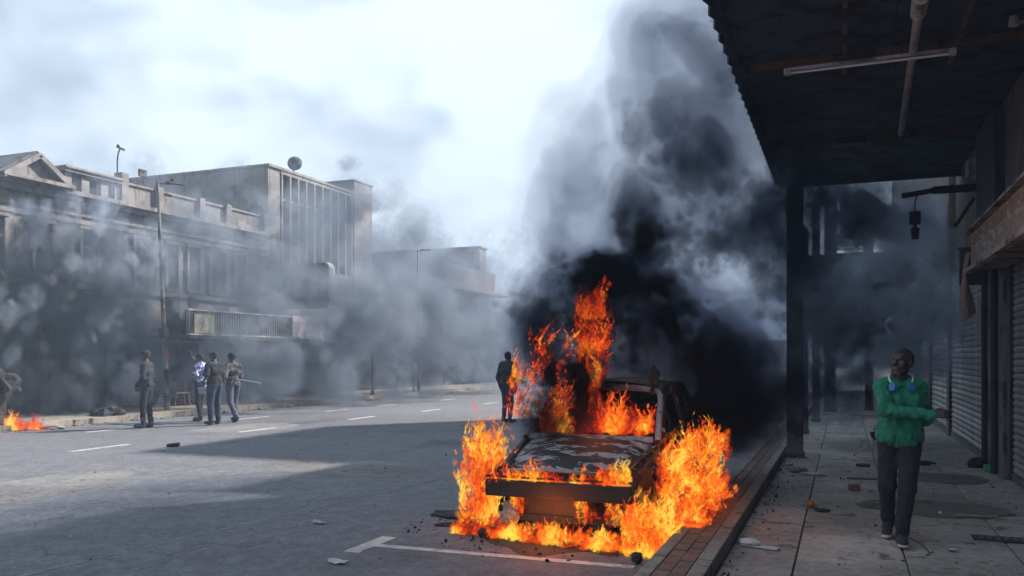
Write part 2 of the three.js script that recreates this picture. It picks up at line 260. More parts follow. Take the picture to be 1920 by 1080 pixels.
  new B().bar([.675, 5.0, -8.05], [.678, 5.0, -8.3], .07, .07, 12).bar([.62, 5.0, -8.2], [.72, 5.02, -8.2], .03).build('coupling', rm.white, pp);
  new B().tube([[.5, 5.07, -8], [.49, 5.02, -9], [.51, 5.05, -10.05], [.6, 5.04, -10.9]], .008).build('loose_wire', rm.jambDark, cn);
  const lt = thing('tube_light', 'long unlit fluorescent tube fitting under the canopy', 'light fitting', [0, 0, 0]);
  new B().beam([-.6, 4.985, -10.1], [1.13, 4.985, -10.1], .05, .035).build('batten_body', rm.white, lt); new B().bar([-.56, 4.945, -10.1], [1.09, 4.945, -10.1], .014).build('tube', M([.8, .82, .84], null, { roughness: .3 }), lt);
  for (const x of [-.6, 1.1]) box(x - .035, x + .045, 4.925, 5.0, -10.135, -10.065, .01).build('end_cap', rm.white, lt);
  new B().bar([1.6, 5.08, -9.6], [1.6, 4.99, -9.6], .04, .05, 10).bar([1.6, 5.03, -9.6], [1.95, 5.03, -9.75], .015).build('junction_box', rm.pipe, cn);
  // columns
  const colm = (x, z, r, top, label, m = rm.col) => { const t = thing('canopy_post', label, 'post', [x, 0, z], 'posts along the right kerb'); box(-r, r, .03, top, -r, r, .02).build('shaft', m, t); box(-r - .02, r + .02, .03, .12, -r - .02, r + .02, .01).build('base', m, t); return t; };
  colm(-.72, -14.2, .125, 5.09, 'thick dark post carrying the near canopy at the kerb');
  colm(-.78, -18.6, .1, 4.4, 'dark post just behind the thick canopy post');
  colm(-.62, -22.2, .09, 5.6, 'slim post beside the hanging shop board');
  colm(-.35, -26.5, .16, 6.4, 'wide far post in front of the louvred upper window');
  colm(.75, -27.5, .12, 6.6, 'far post on the right of the louvred upper window');
  // second, farther canopy with hanging boards
  const c2 = thing('far_canopy', 'farther shop canopy seen through the smoke', 'canopy', [0, 0, 0]);
  box(-1.2, 2.0, 3.95, 4.15, -34, -21.5).build('roof_sheet', rm.dark, c2); new B().beam([-.8, 3.72, -20], [.1, 3.72, -22.5], .06, .09).build('tie_rail', rm.steel, c2);
  const hb = thing('hanging_board', 'dark shop board with a cut lower corner hanging under the far canopy', 'shop sign', [0, 0, 0]);
  new B().prism([[-.28, 4.1], [1.35, 4.1], [1.35, 2.9], [1.05, 2.62], [.42, 2.62], [.34, 2.85], [-.12, 3.0], [-.28, 3.25]], .1, (g) => g.translate(0, 0, -24.6)).build('board', M([.10, .11, .13], 'metal'), hb);
  new B().bar([0, 4.1, -24.55], [0, 4.5, -24.55], .02).bar([1.1, 4.1, -24.55], [1.1, 4.5, -24.55], .02).build('hanger', rm.jambDark, hb);
  const lv = thing('louvre_window', 'upper veranda window frame with horizontal louvres at the end of the pavement', 'window', [0, 0, 0]);
  new B().bar([-.2, 4.2, -27], [-.2, 6.3, -27], .04).bar([.62, 4.2, -27], [.62, 6.3, -27], .06).beam([-.3, 5.35, -27], [.8, 5.35, -27], .05, .05).beam([-.3, 4.55, -27], [.9, 4.55, -27], .06, .07).build('frame', rm.col, lv);
  for (let i = 0; i < 6; i++) new B().beam([-.2, 4.68 + i * .12, -27], [.62, 4.68 + i * .12, -27], .05, .02).build('louvre', rm.jamb, lv);
  // bracket with a hanging lamp
  const br = thing('wall_bracket', 'long wall bracket reaching out over the pavement under the canopy end', 'bracket', [0, 0, 0]);
  new B().beam([2.0, 4.36, -15], [1.35, 4.36, -15], .06, .12).beam([1.38, 4.36, -15], [.9, 4.3, -15], .06, .08).build('arm', rm.jambDark, br); new B().beam([1.95, 4.2, -15.02], [1.68, 3.75, -15.02], .04, .05).build('strut', rm.jambDark, br);
  box(1.86, 2.018, 4.55, 4.82, -15.3, -14.9).build('mounting_block', rm.pipe, br); box(1.94, 2.01, 4.85, 5.09, -14.3, -14.2).build('pipe_stub', rm.pipe, br);
  const hl = thing('hanging_lamp', 'small dark box lamp hanging from the wall bracket', 'lamp', [0, 0, 0]);
  new B().tube([[1.14, 4.3, -15], [1.1, 4.2, -15], [1.1, 4.02, -15]], .014, 10).build('hook', rm.jambDark, hl); box(1.01, 1.18, 3.83, 4.03, -15.09, -14.91, .015).build('lamp_housing', rm.jambDark, hl);
  new B().bar([1.1, 3.83, -15], [1.1, 3.76, -15], .03).build('neck', rm.jambDark, hl); new B().bar([1.1, 3.76, -15], [1.1, 3.58, -15], .07, .05, 12).build('lower_shade', rm.jambDark, hl);
  // drain cover
  const dr = thing('drain_cover', 'slotted iron drain cover set into the near pavement', 'drain cover', [1.42, 0, -8.42]);
  box(-.34, .34, .02, .042, -.11, .11).build('frame', rm.jambDark, dr); for (let i = 0; i < 9; i++) box(-.29 + i * .066, -.255 + i * .066, .043, .05, -.085, .085).build('bar', M([.13, .12, .115], 'metal'), dr);
}
// ---------- left side of the street ----------
const lm = {
  stone: M([.29, .283, .283], 'plaster', { bump: .004 }), roof: M([.13, .15, .185], 'metal'), pane: M([.03, .035, .045], null, { roughness: .25 }), tower: M([.29, .283, .285], 'plaster'), rec: M([.13, .125, .13], 'plaster'),
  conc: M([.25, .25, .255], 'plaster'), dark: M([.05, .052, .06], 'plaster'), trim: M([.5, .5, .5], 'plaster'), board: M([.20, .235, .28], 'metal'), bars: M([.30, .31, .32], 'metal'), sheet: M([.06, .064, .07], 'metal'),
  post: M([.06, .06, .067], 'metal'), pole: M([.25, .25, .26], 'metal', { roughness: .6 }),
};
const X0 = -20.5;
{
  const a = thing('classical_building', 'old plastered two storey building with a pediment and panelled parapet on the left', 'building');
  const w = new B(); w.box(-30, X0, 0, 6.1, -26, -6); w.build('wall', lm.stone, a);
  const cor = new B(); cor.box(-30, X0 + .38, 6.24, 6.36, -26, -6); cor.box(-30, X0 + .25, 6.101, 6.238, -26, -6); cor.build('cornice', lm.stone, a);
  new B().box(X0 + .002, X0 + .07, 5.72, 5.8, -26, -6).box(X0 + .003, X0 + .12, 3.62, 3.78, -26, -6).box(X0 + .003, X0 + .06, 5.5, 5.56, -26, -6).build('string_course', lm.stone, a);
  // windows
  const win = (z0, z1, y0, y1, par) => { const f = new B(); const x = X0; f.box(x + .004, x + .1, y0, y1, z0 - .09, z0).box(x + .004, x + .1, y0, y1, z1, z1 + .09).box(x + .004, x + .13, y1, y1 + .1, z0 - .12, z1 + .12).box(x + .004, x + .16, y0 - .09, y0, z0 - .12, z1 + .12).box(x + .006, x + .05, (y0 + y1) / 2 + .2, (y0 + y1) / 2 + .25, z0, z1);
    const m = f.build('window', lm.stone, par); box(x + .003, x + .02, y0, y1, z0, z1).build('pane', lm.pane, m); };
  for (const [z0, z1] of [[-15.2, -14.7], [-16.6, -16.1], [-18.1, -17.6], [-20.05, -19.55], [-21.3, -20.85], [-22.3, -21.8], [-23.1, -22.83], [-23.58, -23.25], [-24.6, -24.1]]) win(z0, z1, 3.9, 5.36, a);
  // pediment with its own little gabled roof
  const p = new B().prism([[0, 6.37], [1.86, 6.37], [.93, 7.02]], 4.6, (g) => g.rotateY(Math.PI / 2).translate(X0 - 4.2, 0, -14.92)).build('pediment', lm.stone, a);
  new B().beam([-19.98, 6.33, -14.8], [-19.98, 7.06, -15.86], .16, .13).beam([-19.98, 6.33, -16.9], [-19.98, 7.06, -15.84], .16, .13).beam([-19.96, 6.39, -14.8], [-19.96, 6.39, -16.9], .16, .1).build('raking_cornice', lm.stone, p);
  new B().beam([-22.3, 6.42, -14.76], [-22.3, 7.16, -15.86], 4.5, .06).beam([-22.3, 6.42, -16.94], [-22.3, 7.16, -15.85], 4.5, .06).build('gable_roof', lm.roof, p);
  // attic storey
  const at = new B(); at.box(-26, X0 - .12, 6.361, 7.0, -19, -16.95); at.box(-26, X0 - .12, 6.361, 7.0, -14.7, -8); at.build('attic_wall', lm.stone, a);
  for (const z of [-9.5, -11, -12.5, -14, -17.15, -17.75, -18.42, -18.92]) box(X0 - .118, X0 + .02, 6.37, 6.93, z - .13, z + .13).build('pilaster', lm.stone, a);
  for (const z of [-17.45, -18.08, -18.67]) box(X0 - .118, X0 - .1, 6.5, 6.9, z - .14, z + .14).build('attic_window', lm.pane, a);
  new B().box(-26, X0 + .14, 6.93, 7.02, -19, -16.95).box(-26, X0 + .2, 7.02, 7.08, -19, -16.95).box(-26, X0 + .2, 6.95, 7.08, -14.7, -8).build('attic_cornice', lm.stone, a);
  // parapet: panels between piers
  const zs = [-19.1, -20.5, -22.4, -23.7, -25.8];
  zs.forEach((z, i) => box(X0 - .2, X0 + .12, 6.362, i ? 7.12 : 7.3, z - .14, z + .14, .02).build('parapet_pier', lm.stone, a));
  for (let i = 0; i < 4; i++) { box(X0 - .12, X0 - .02, 6.42, 6.98, zs[i + 1] + .145, zs[i] - .145).build('parapet_panel', lm.stone, a); box(X0 - .16, X0 + .04, 6.98, 7.05, zs[i + 1] + .142, zs[i] - .142).build('parapet_rail', lm.stone, a); }
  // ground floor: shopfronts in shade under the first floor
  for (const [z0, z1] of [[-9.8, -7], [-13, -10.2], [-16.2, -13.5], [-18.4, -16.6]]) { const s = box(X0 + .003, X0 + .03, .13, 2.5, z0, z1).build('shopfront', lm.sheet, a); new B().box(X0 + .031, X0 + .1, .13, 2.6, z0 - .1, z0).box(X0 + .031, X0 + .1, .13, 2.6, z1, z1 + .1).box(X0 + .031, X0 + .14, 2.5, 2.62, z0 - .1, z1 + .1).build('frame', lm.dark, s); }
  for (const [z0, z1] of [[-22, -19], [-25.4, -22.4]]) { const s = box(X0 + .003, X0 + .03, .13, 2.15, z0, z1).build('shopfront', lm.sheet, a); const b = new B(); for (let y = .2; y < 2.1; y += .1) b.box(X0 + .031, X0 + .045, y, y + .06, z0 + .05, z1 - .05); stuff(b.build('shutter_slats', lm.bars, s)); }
  box(X0 + .003, X0 + .12, 2.5, 3.36, -20.4, -18.6).build('pale_fascia', lm.stone, a);
  // roof fittings
  const an = thing('roof_camera', 'thin mast with a small camera head on the parapet end', 'mast', [-20.55, 7.3, -18.95]);
  new B().tube([[0, 0, 0], [0, .35, 0], [.02, .62, -.03], [.05, .75, -.08]], .022, 14).build('mast', lm.post, an); new B().beam([0, .78, .02], [.05, .72, -.22], .06, .05).add(lump(.05, 2, [1, 1, 1], 1, .1).translate(.03, .8, 0)).build('camera_head', lm.post, an);
  const fl = thing('floodlight', 'small square floodlight on a bent arm above the parapet', 'floodlight', [-20.6, 7.1, -20.0]);
  new B().tube([[0, 0, .55], [0, .02, .25], [0, .1, .02], [0, .3, 0]], .014, 12).build('arm', lm.post, fl); box(-.06, .02, .28, .5, -.15, .15, .01).build('lamp_housing', M([.2, .21, .23], 'metal'), fl);

  // modern tower with concrete fins
  const t = thing('fin_tower', 'taller concrete block with a row of thin vertical fins behind the classical building', 'building');
  const tw = new B(); tw.box(-29.4, X0 - .35, 0, 9.0, -31.9, -26.02); tw.box(X0 - .349, X0, 0, 9.0, -26.75, -26.02); tw.box(X0 - .349, X0, 0, 5.3, -31.9, -26.751); tw.build('wall', lm.tower, t);
  box(-29.5, X0 + .08, 9.001, 9.1, -31.9, -25.98).build('roof_edge', lm.stone, t); box(X0 - .348, X0 + .04, 8.86, 8.999, -31.9, -26.76).build('top_beam', lm.tower, t);
  box(-29, X0 + .1, 0, 9.6, -33.4, -31.901).build('stair_slab', lm.tower, t); box(-29.05, X0 + .14, 9.6, 9.66, -33.44, -31.86).build('slab_cap', lm.conc, t);
  const fz = [-26.82, -27.35, -27.88, -28.42, -28.98, -29.56, -30.14, -30.72, -31.3, -31.8];
  fz.forEach((z) => box(X0 - .348, X0 + .05, 5.302, 8.858, z - .04, z + .04).build('fin', lm.tower, t));
  for (let i = 0; i < 9; i++) { const z0 = fz[i + 1] + .045, z1 = fz[i] - .045; box(X0 - .347, X0 - .08, 7.86, 7.94, z0, z1).build('sill', lm.tower, t); box(X0 - .347, X0 - .3, 7.95, 8.85, z0, z1).build('spandrel', lm.tower, t); const q = box(X0 - .347, X0 - .31, 5.9, 7.85, z0, z1).build('window', lm.rec, t); box(X0 - .309, X0 - .3, 6, 7.7, z0 + .08, z1 - .03).build('pane', lm.pane, q); box(X0 - .347, X0 - .2, 5.31, 5.88, z0, z1).build('spandrel', lm.tower, t); }
  for (const [z0, z1] of [[-29.4, -26.2], [-33.2, -29.6]]) { const s = box(X0 + .104, X0 + .13, .13, 2.35, z0, z1).build('shopfront', lm.sheet, t); const b = new B(); for (let y = .2; y < 2.3; y += .12) b.box(X0 + .131, X0 + .145, y, y + .07, z0 + .05, z1 - .05); stuff(b.build('shutter_slats', lm.sheet, s)); }
  const di = thing('satellite_dish', 'round satellite dish standing on the tower roof edge', 'satellite dish', [-20.6, 9.1, -27.6]);
  { const g = new THREE.SphereGeometry(.42, 20, 8, 0, 6.2832, 0, .78).rotateX(Math.PI / 2 - .1).rotateY(.5).translate(-.1, .36, -.42); const m = fin(new THREE.Mesh(metreUV(g), M([.22, .24, .29], 'metal', { side: THREE.DoubleSide }))); m.name = 'reflector'; di.add(m); new B().bar([0, 0, -.15], [0, .4, -.15], .03).bar([0, .4, -.15], [.1, .36, .2], .012).build('stand', lm.post, di); }
  // hood with a rounded outer edge below the tower
  const h = thing('rounded_hood', 'dark projecting shop hood with a rounded pale outer edge under the tower', 'canopy', [0, 0, 0]);
  { const s = new THREE.Shape(); s.moveTo(0, 0); s.lineTo(2.15, 0); s.lineTo(2.15, 1.45); s.quadraticCurveTo(2.15, 1.75, 1.8, 1.75); s.lineTo(0, 1.75); s.lineTo(0, 0);
    new B().add(new THREE.ExtrudeGeometry(s, { depth: .3, bevelEnabled: false }).translate(X0 + .002, 3.55, -27.2)).build('body', M([.17, .19, .215], 'metal'), h);
    const e = new THREE.Shape(); e.moveTo(2.151, .9); e.lineTo(2.2, .9); e.lineTo(2.2, 1.46); e.quadraticCurveTo(2.2, 1.8, 1.8, 1.8); e.lineTo(1.8, 1.751); e.quadraticCurveTo(2.151, 1.751, 2.151, 1.45); e.lineTo(2.151, .9);
    new B().add(new THREE.ExtrudeGeometry(e, { depth: .36, bevelEnabled: false }).translate(X0 + .002, 3.55, -27.23)).build('edge_trim', lm.trim, h); }

  // verandas over the pavement
  const v1 = thing('barred_veranda', 'shop veranda with upright bars and two posters along its front', 'veranda', [0, 0, 0]);
  box(X0 + .15, -17.52, 2.2, 2.3, -25.45, -18.7).build('slab', lm.sheet, v1); box(-17.66, -17.63, 2.34, 3.02, -25.4, -18.7).build('back_sheet', lm.sheet, v1);
  new B().box(-17.64, -17.5, 2.301, 2.345, -25.4, -18.7).box(-17.64, -17.55, 3.02, 3.06, -25.4, -18.7).build('trim_rail', lm.trim, v1);
  { const b = new B(); for (let z = -25.3; z < -18.75; z += .11) b.box(-17.62, -17.6, 2.346, 3.019, z, z + .025); stuff(b.build('upright_bars', lm.bars, v1)); }
  const poster = (par, x, z0, z1, y0, y1, seed, pal) => { const cv = document.createElement('canvas'); cv.width = 256; cv.height = 128; const c = cv.getContext('2d'), R = rng(seed); c.fillStyle = pal[0]; c.fillRect(0, 0, 256, 128); for (let i = 0; i < 70; i++) { c.globalAlpha = .35; c.fillStyle = pal[1 + (R() * (pal.length - 1) | 0)]; c.beginPath(); c.ellipse(R() * 256, R() * 128, 6 + R() * 30, 4 + R() * 18, R() * 3, 0, 7); c.fill(); } if (seed === 2) { c.globalAlpha = .8; c.fillStyle = '#cfcadb'; c.fillRect(6, 8, 244, 30); c.fillStyle = '#8f8ea8'; c.fillRect(90, 8, 4, 30); c.fillRect(190, 8, 4, 30); c.fillRect(6, 40, 244, 4); }
    const tx = new THREE.CanvasTexture(cv); tx.colorSpace = THREE.SRGBColorSpace; const m = fin(new THREE.Mesh(new THREE.PlaneGeometry(z1 - z0, y1 - y0).rotateY(Math.PI / 2).translate(x, (y0 + y1) / 2, (z0 + z1) / 2), new THREE.MeshStandardMaterial({ map: tx, roughness: .8 }))); m.name = 'poster'; par.add(m); };
  poster(v1, -17.53, -19.75, -18.92, 2.36, 2.92, 1, ['#8d907a', '#6c8a5c', '#a78a72', '#b5b29a', '#5d7a50', '#a86a5a']); poster(v1, -17.53, -25.33, -23.55, 2.36, 3.1, 2, ['#b6a7a8', '#c5b6b4', '#9c8e96', '#b8aebc']);
  const v2 = thing('railed_veranda', 'shop veranda with blue boards and long horizontal rails', 'veranda', [0, 0, 0]);
  box(X0 + .15, -17.5, 2.38, 2.48, -32.45, -25.6).build('slab', lm.sheet, v2); box(-17.6, -17.54, 2.481, 3.02, -32.4, -25.62).build('fascia_board', lm.board, v2);
  for (let i = 0; i < 7; i++) new B().beam([-17.56, 3.1 + i * .07, -25.62], [-17.56, 3.1 + i * .07, -32.4], .025, i === 6 ? .045 : .02).build('rail', lm.bars, v2);
  for (let z = -25.65; z > -32.5; z -= 1.12) box(-17.6, -17.57, 3.021, 3.54, z - .02, z + .02).build('baluster', lm.bars, v2);
  poster(v2, -17.53, -30.9, -28.5, 2.5, 3.12, 5, ['#8c97a8', '#9aa4b4', '#a8948a', '#7e8ba0', '#b0a498']);
  new B().add(lump(.1, 4, [1, .8, 1], 2, .2).translate(-17.6, 3.72, -27.6)).build('lamp_globe', lm.trim, v2);
  for (const [z, r, lab] of [[-25.45, .075, 'first veranda post from the left, under the joint of the two verandas'], [-27.4, .06, 'slim veranda post second from the left'], [-28.9, .075, 'leaning looking veranda post third from the left'], [-30.9, .055, 'veranda post fourth from the left'], [-32.35, .06, 'last post under the railed veranda end']]) { const q = thing('veranda_post', lab, 'post', [-17.62, 0, z], 'posts along the left kerb'); new B().bar([0, .13, 0], [0, 2.38, 0], r, r * .9, 10).build('shaft', lm.post, q); new B().bar([0, .13, 0], [0, .2, 0], r * 1.7, r * 1.5, 10).build('base', lm.post, q); }

  // blocks further along
  const c = thing('flat_roof_building', 'grey flat roofed building with a projecting slab further along the left side', 'building');
  box(-42, X0, 0, 6.8, -48.3, -41).build('wall', lm.conc, c); box(-42, X0 + .06, 6.8, 6.92, -48.36, -40.94).build('roof_edge', lm.stone, c); box(-42, X0 + .9, 5.42, 5.54, -48.6, -40.3).build('slab', lm.stone, c);
  box(X0 + .003, X0 + .06, 5.545, 6.798, -48.1, -41.15).build('brick_panel', M([.33, .24, .22], 'plaster'), c); box(X0 - .1, X0 + .12, 5.545, 6.86, -41.14, -40.97).build('corner_strip', lm.trim, c);
  for (let z = -47.8; z < -41.3; z += .85) { const q = box(X0 + .003, X0 + .04, 3.6, 5.3, z, z + .6).build('window', lm.rec, c); box(X0 + .041, X0 + .05, 3.65, 5.25, z + .06, z + .54).build('pane', lm.pane, q); }
  for (let x = -30; x < -21; x += 1.6) { const q = box(x, x + 1.1, 3.7, 5.2, -40.997, -40.96).build('window', lm.rec, c); box(x + .06, x + 1.04, 3.76, 5.14, -40.959, -40.95).build('pane', lm.pane, q); }
  const c3 = thing('upper_hall', 'plain grey hall rising behind the flat roofed building', 'building'); box(-52, -24.1, 0, 9.5, -55.2, -54).build('wall', lm.conc, c3); box(-52, -24.0, 9.501, 9.6, -55.3, -53.95).build('roof_edge', lm.conc, c3); new B().beam([-24.6, 8.2, -53.96], [-24.15, 9.4, -53.96], .06, .1).build('brace', lm.trim, c3);
  const gp = thing('back_wall_building', 'low grey rear wall between the tower and the flat roofed building', 'building'); box(-42, X0 - 1.2, 0, 5.4, -40.9, -33.5).build('wall', lm.conc, gp);
  const ws = thing('shuttered_shop', 'long dark shuttered shop front under a low flat roof past the railed veranda', 'shop'); box(-21.6, X0 + .2, .13, 2.6, -44.7, -33.5).build('wall', lm.sheet, ws); box(-21.7, -18.2, 2.601, 2.75, -44.7, -33.5).build('flat_roof', lm.conc, ws); for (let z = -44; z < -34; z += 1.8) box(X0 + .203, X0 + .24, .2, 2.3, z, z + 1.5).build('shutter', lm.rec, ws);
  const v3 = thing('far_veranda', 'pale far veranda with a rail at the end of the left pavement', 'veranda', [0, 0, 0]);
  box(X0 + .15, -17.3, 2.85, 3.3, -56, -44.8).build('fascia', lm.stone, v3); for (let i = 0; i < 5; i++) new B().beam([-17.32, 3.5 + i * .18, -44.8], [-17.32, 3.5 + i * .18, -56], .04, .04).build('rail', lm.bars, v3);
  for (let z = -45; z > -56; z -= 1.8) box(-17.36, -17.3, .13, 2.849, z - .06, z + .06).build('post', lm.bars, v3);
  const sc = thing('balcony_frame', 'dark open balcony frame beyond the flat roofed building', 'balcony', [0, 0, 0]);
  new B().beam([X0 + 1, 5.7, -48.7], [X0 + 1, 5.75, -56], .2, .16).build('top_beam', lm.post, sc); for (let z = -49.3; z > -56; z -= 1.6) new B().bar([X0 + 1, 3.3, z], [X0 + 1, 5.7, z], .06).build('post', lm.post, sc); box(X0 + 1, X0 + 1.05, 4.5, 5.3, -53.5, -51.5).build('panel', lm.rec, sc);
  for (const [z0, z1, y, l] of [[-84, -64, 5.2, 'hazy low block beyond the plain grey hall'], [-130, -88, 5.6, 'furthest hazy block on the left side of the street']]) { const q = thing('far_building', l, 'building'); box(-36, X0, 0, y, z0, z1).build('wall', lm.conc, q); box(-36.1, X0 + .3, y, y + .25, z0 - .1, z1 + .1).build('roof_edge', lm.stone, q); for (let z = z0 + 1; z < z1 - 1; z += 2.2) box(X0 + .003, X0 + .04, 3.4, 5.2, z, z + 1.1).build('window', lm.pane, q); }
  const en = thing('far_building', 'hazy block closing the far end of the street', 'building'); box(-24, 8, 0, 4.4, -150, -138).build('wall', lm.conc, en); for (let x = -22; x < 7; x += 2.4) box(x, x + 1.3, 1.6, 3.4, -137.99, -137.95).build('window', lm.pane, en);

  // street lamps and the pole with the red sign
  const lamp = (x, z, hgt, lean, label) => { const q = thing('street_lamp', label, 'street lamp', [x, 0, z], 'tall street lamps on the left kerb'); new B().bar([0, .13, 0], [0, 2.6, lean * .38], .085, .075, 12).bar([0, 2.6, lean * .38], [0, hgt, lean], .065, .04, 12).build('pole', lm.pole, q); new B().bar([0, hgt, lean], [.1, hgt + .08, lean - .55], .03).build('arm', lm.post, q); new B().beam([.06, hgt + .08, lean - .3], [.16, hgt + .12, lean - .85], .16, .06).build('lamp_head', lm.post, q); return q; };
  const l1 = lamp(-18.14, -18.5, 6.62, .36, 'tall grey street lamp carrying the red sign left of the group of men'); new B().add(lump(.07, 3, [1, .7, 1], 1, .2).translate(.1, 6.8, -.1)).build('photocell', lm.post, l1);
  new B().beam([.12, .75, .05], [.12, 1.3, .1], .12, .12, [0, 0, 1]).beam([.1, 2.2, .2], [.1, 2.5, .22], .2, .2, [0, 0, 1]).build('strap_box', lm.post, l1);
  lamp(-17.4, -32.4, 6.35, .1, 'distant slim street lamp in front of the grey buildings');
  const rs = thing('red_sign', 'small red notice board fixed to the street lamp pole', 'sign', [-18.02, 1.55, -18.35]); new B().beam([0, .02, 0], [0, .56, .02], .26, .03, [.93, 0, -.37]).build('board', M([.34, .045, .045], 'metal', { roughness: .6 }), rs); new B().beam([-.01, .2, .02], [-.01, .25, .025], .22, .03, [.93, 0, -.37]).build('pale_band', M([.38, .2, .19], 'metal'), rs);
  const kb = thing('shop_sign_box', 'dark upright sign box above the pavement behind the street lamp', 'shop sign', [0, 0, 0]); box(-18.6, -17.9, 2.15, 3.35, -19.2, -18.75, .02).build('cabinet', M([.07, .075, .085], 'metal'), kb); box(-18.62, -17.88, 3.351, 3.42, -19.22, -18.73).build('cap', lm.post, kb);
  box(-19.1, -18.601, 2.4, 2.5, -19, -18.9).build('bracket', lm.post, kb);
  // yellow chair
  const ch = thing('plastic_chair', 'orange yellow plastic chair standing empty on the left pavement', 'chair', [-19.0, .13, -19.9]); ch.rotation.y = 1.1; const cmat = M([.40, .23, .09], 'cloth', { roughness: .5 });
  box(-.22, .22, .4, .44, -.22, .22, .015).build('seat', cmat, ch); { const b = new B(); b.tube([[-.2, .44, -.2], [-.2, .72, -.25], [-.12, .84, -.27], [.12, .84, -.27], [.2, .72, -.25], [.2, .44, -.2]], .02, 20); for (const x of [-.08, 0, .08]) b.beam([x, .46, -.21], [x, .83, -.27], .03, .012); b.build('backrest', cmat, ch); }
  for (const [sx, sz] of [[-1, -1], [1, -1], [-1, 1], [1, 1]]) new B().bar([sx * .19, .4, sz * .19], [sx * .23, 0, sz * .23], .018, .014).build('leg', cmat, ch);
}
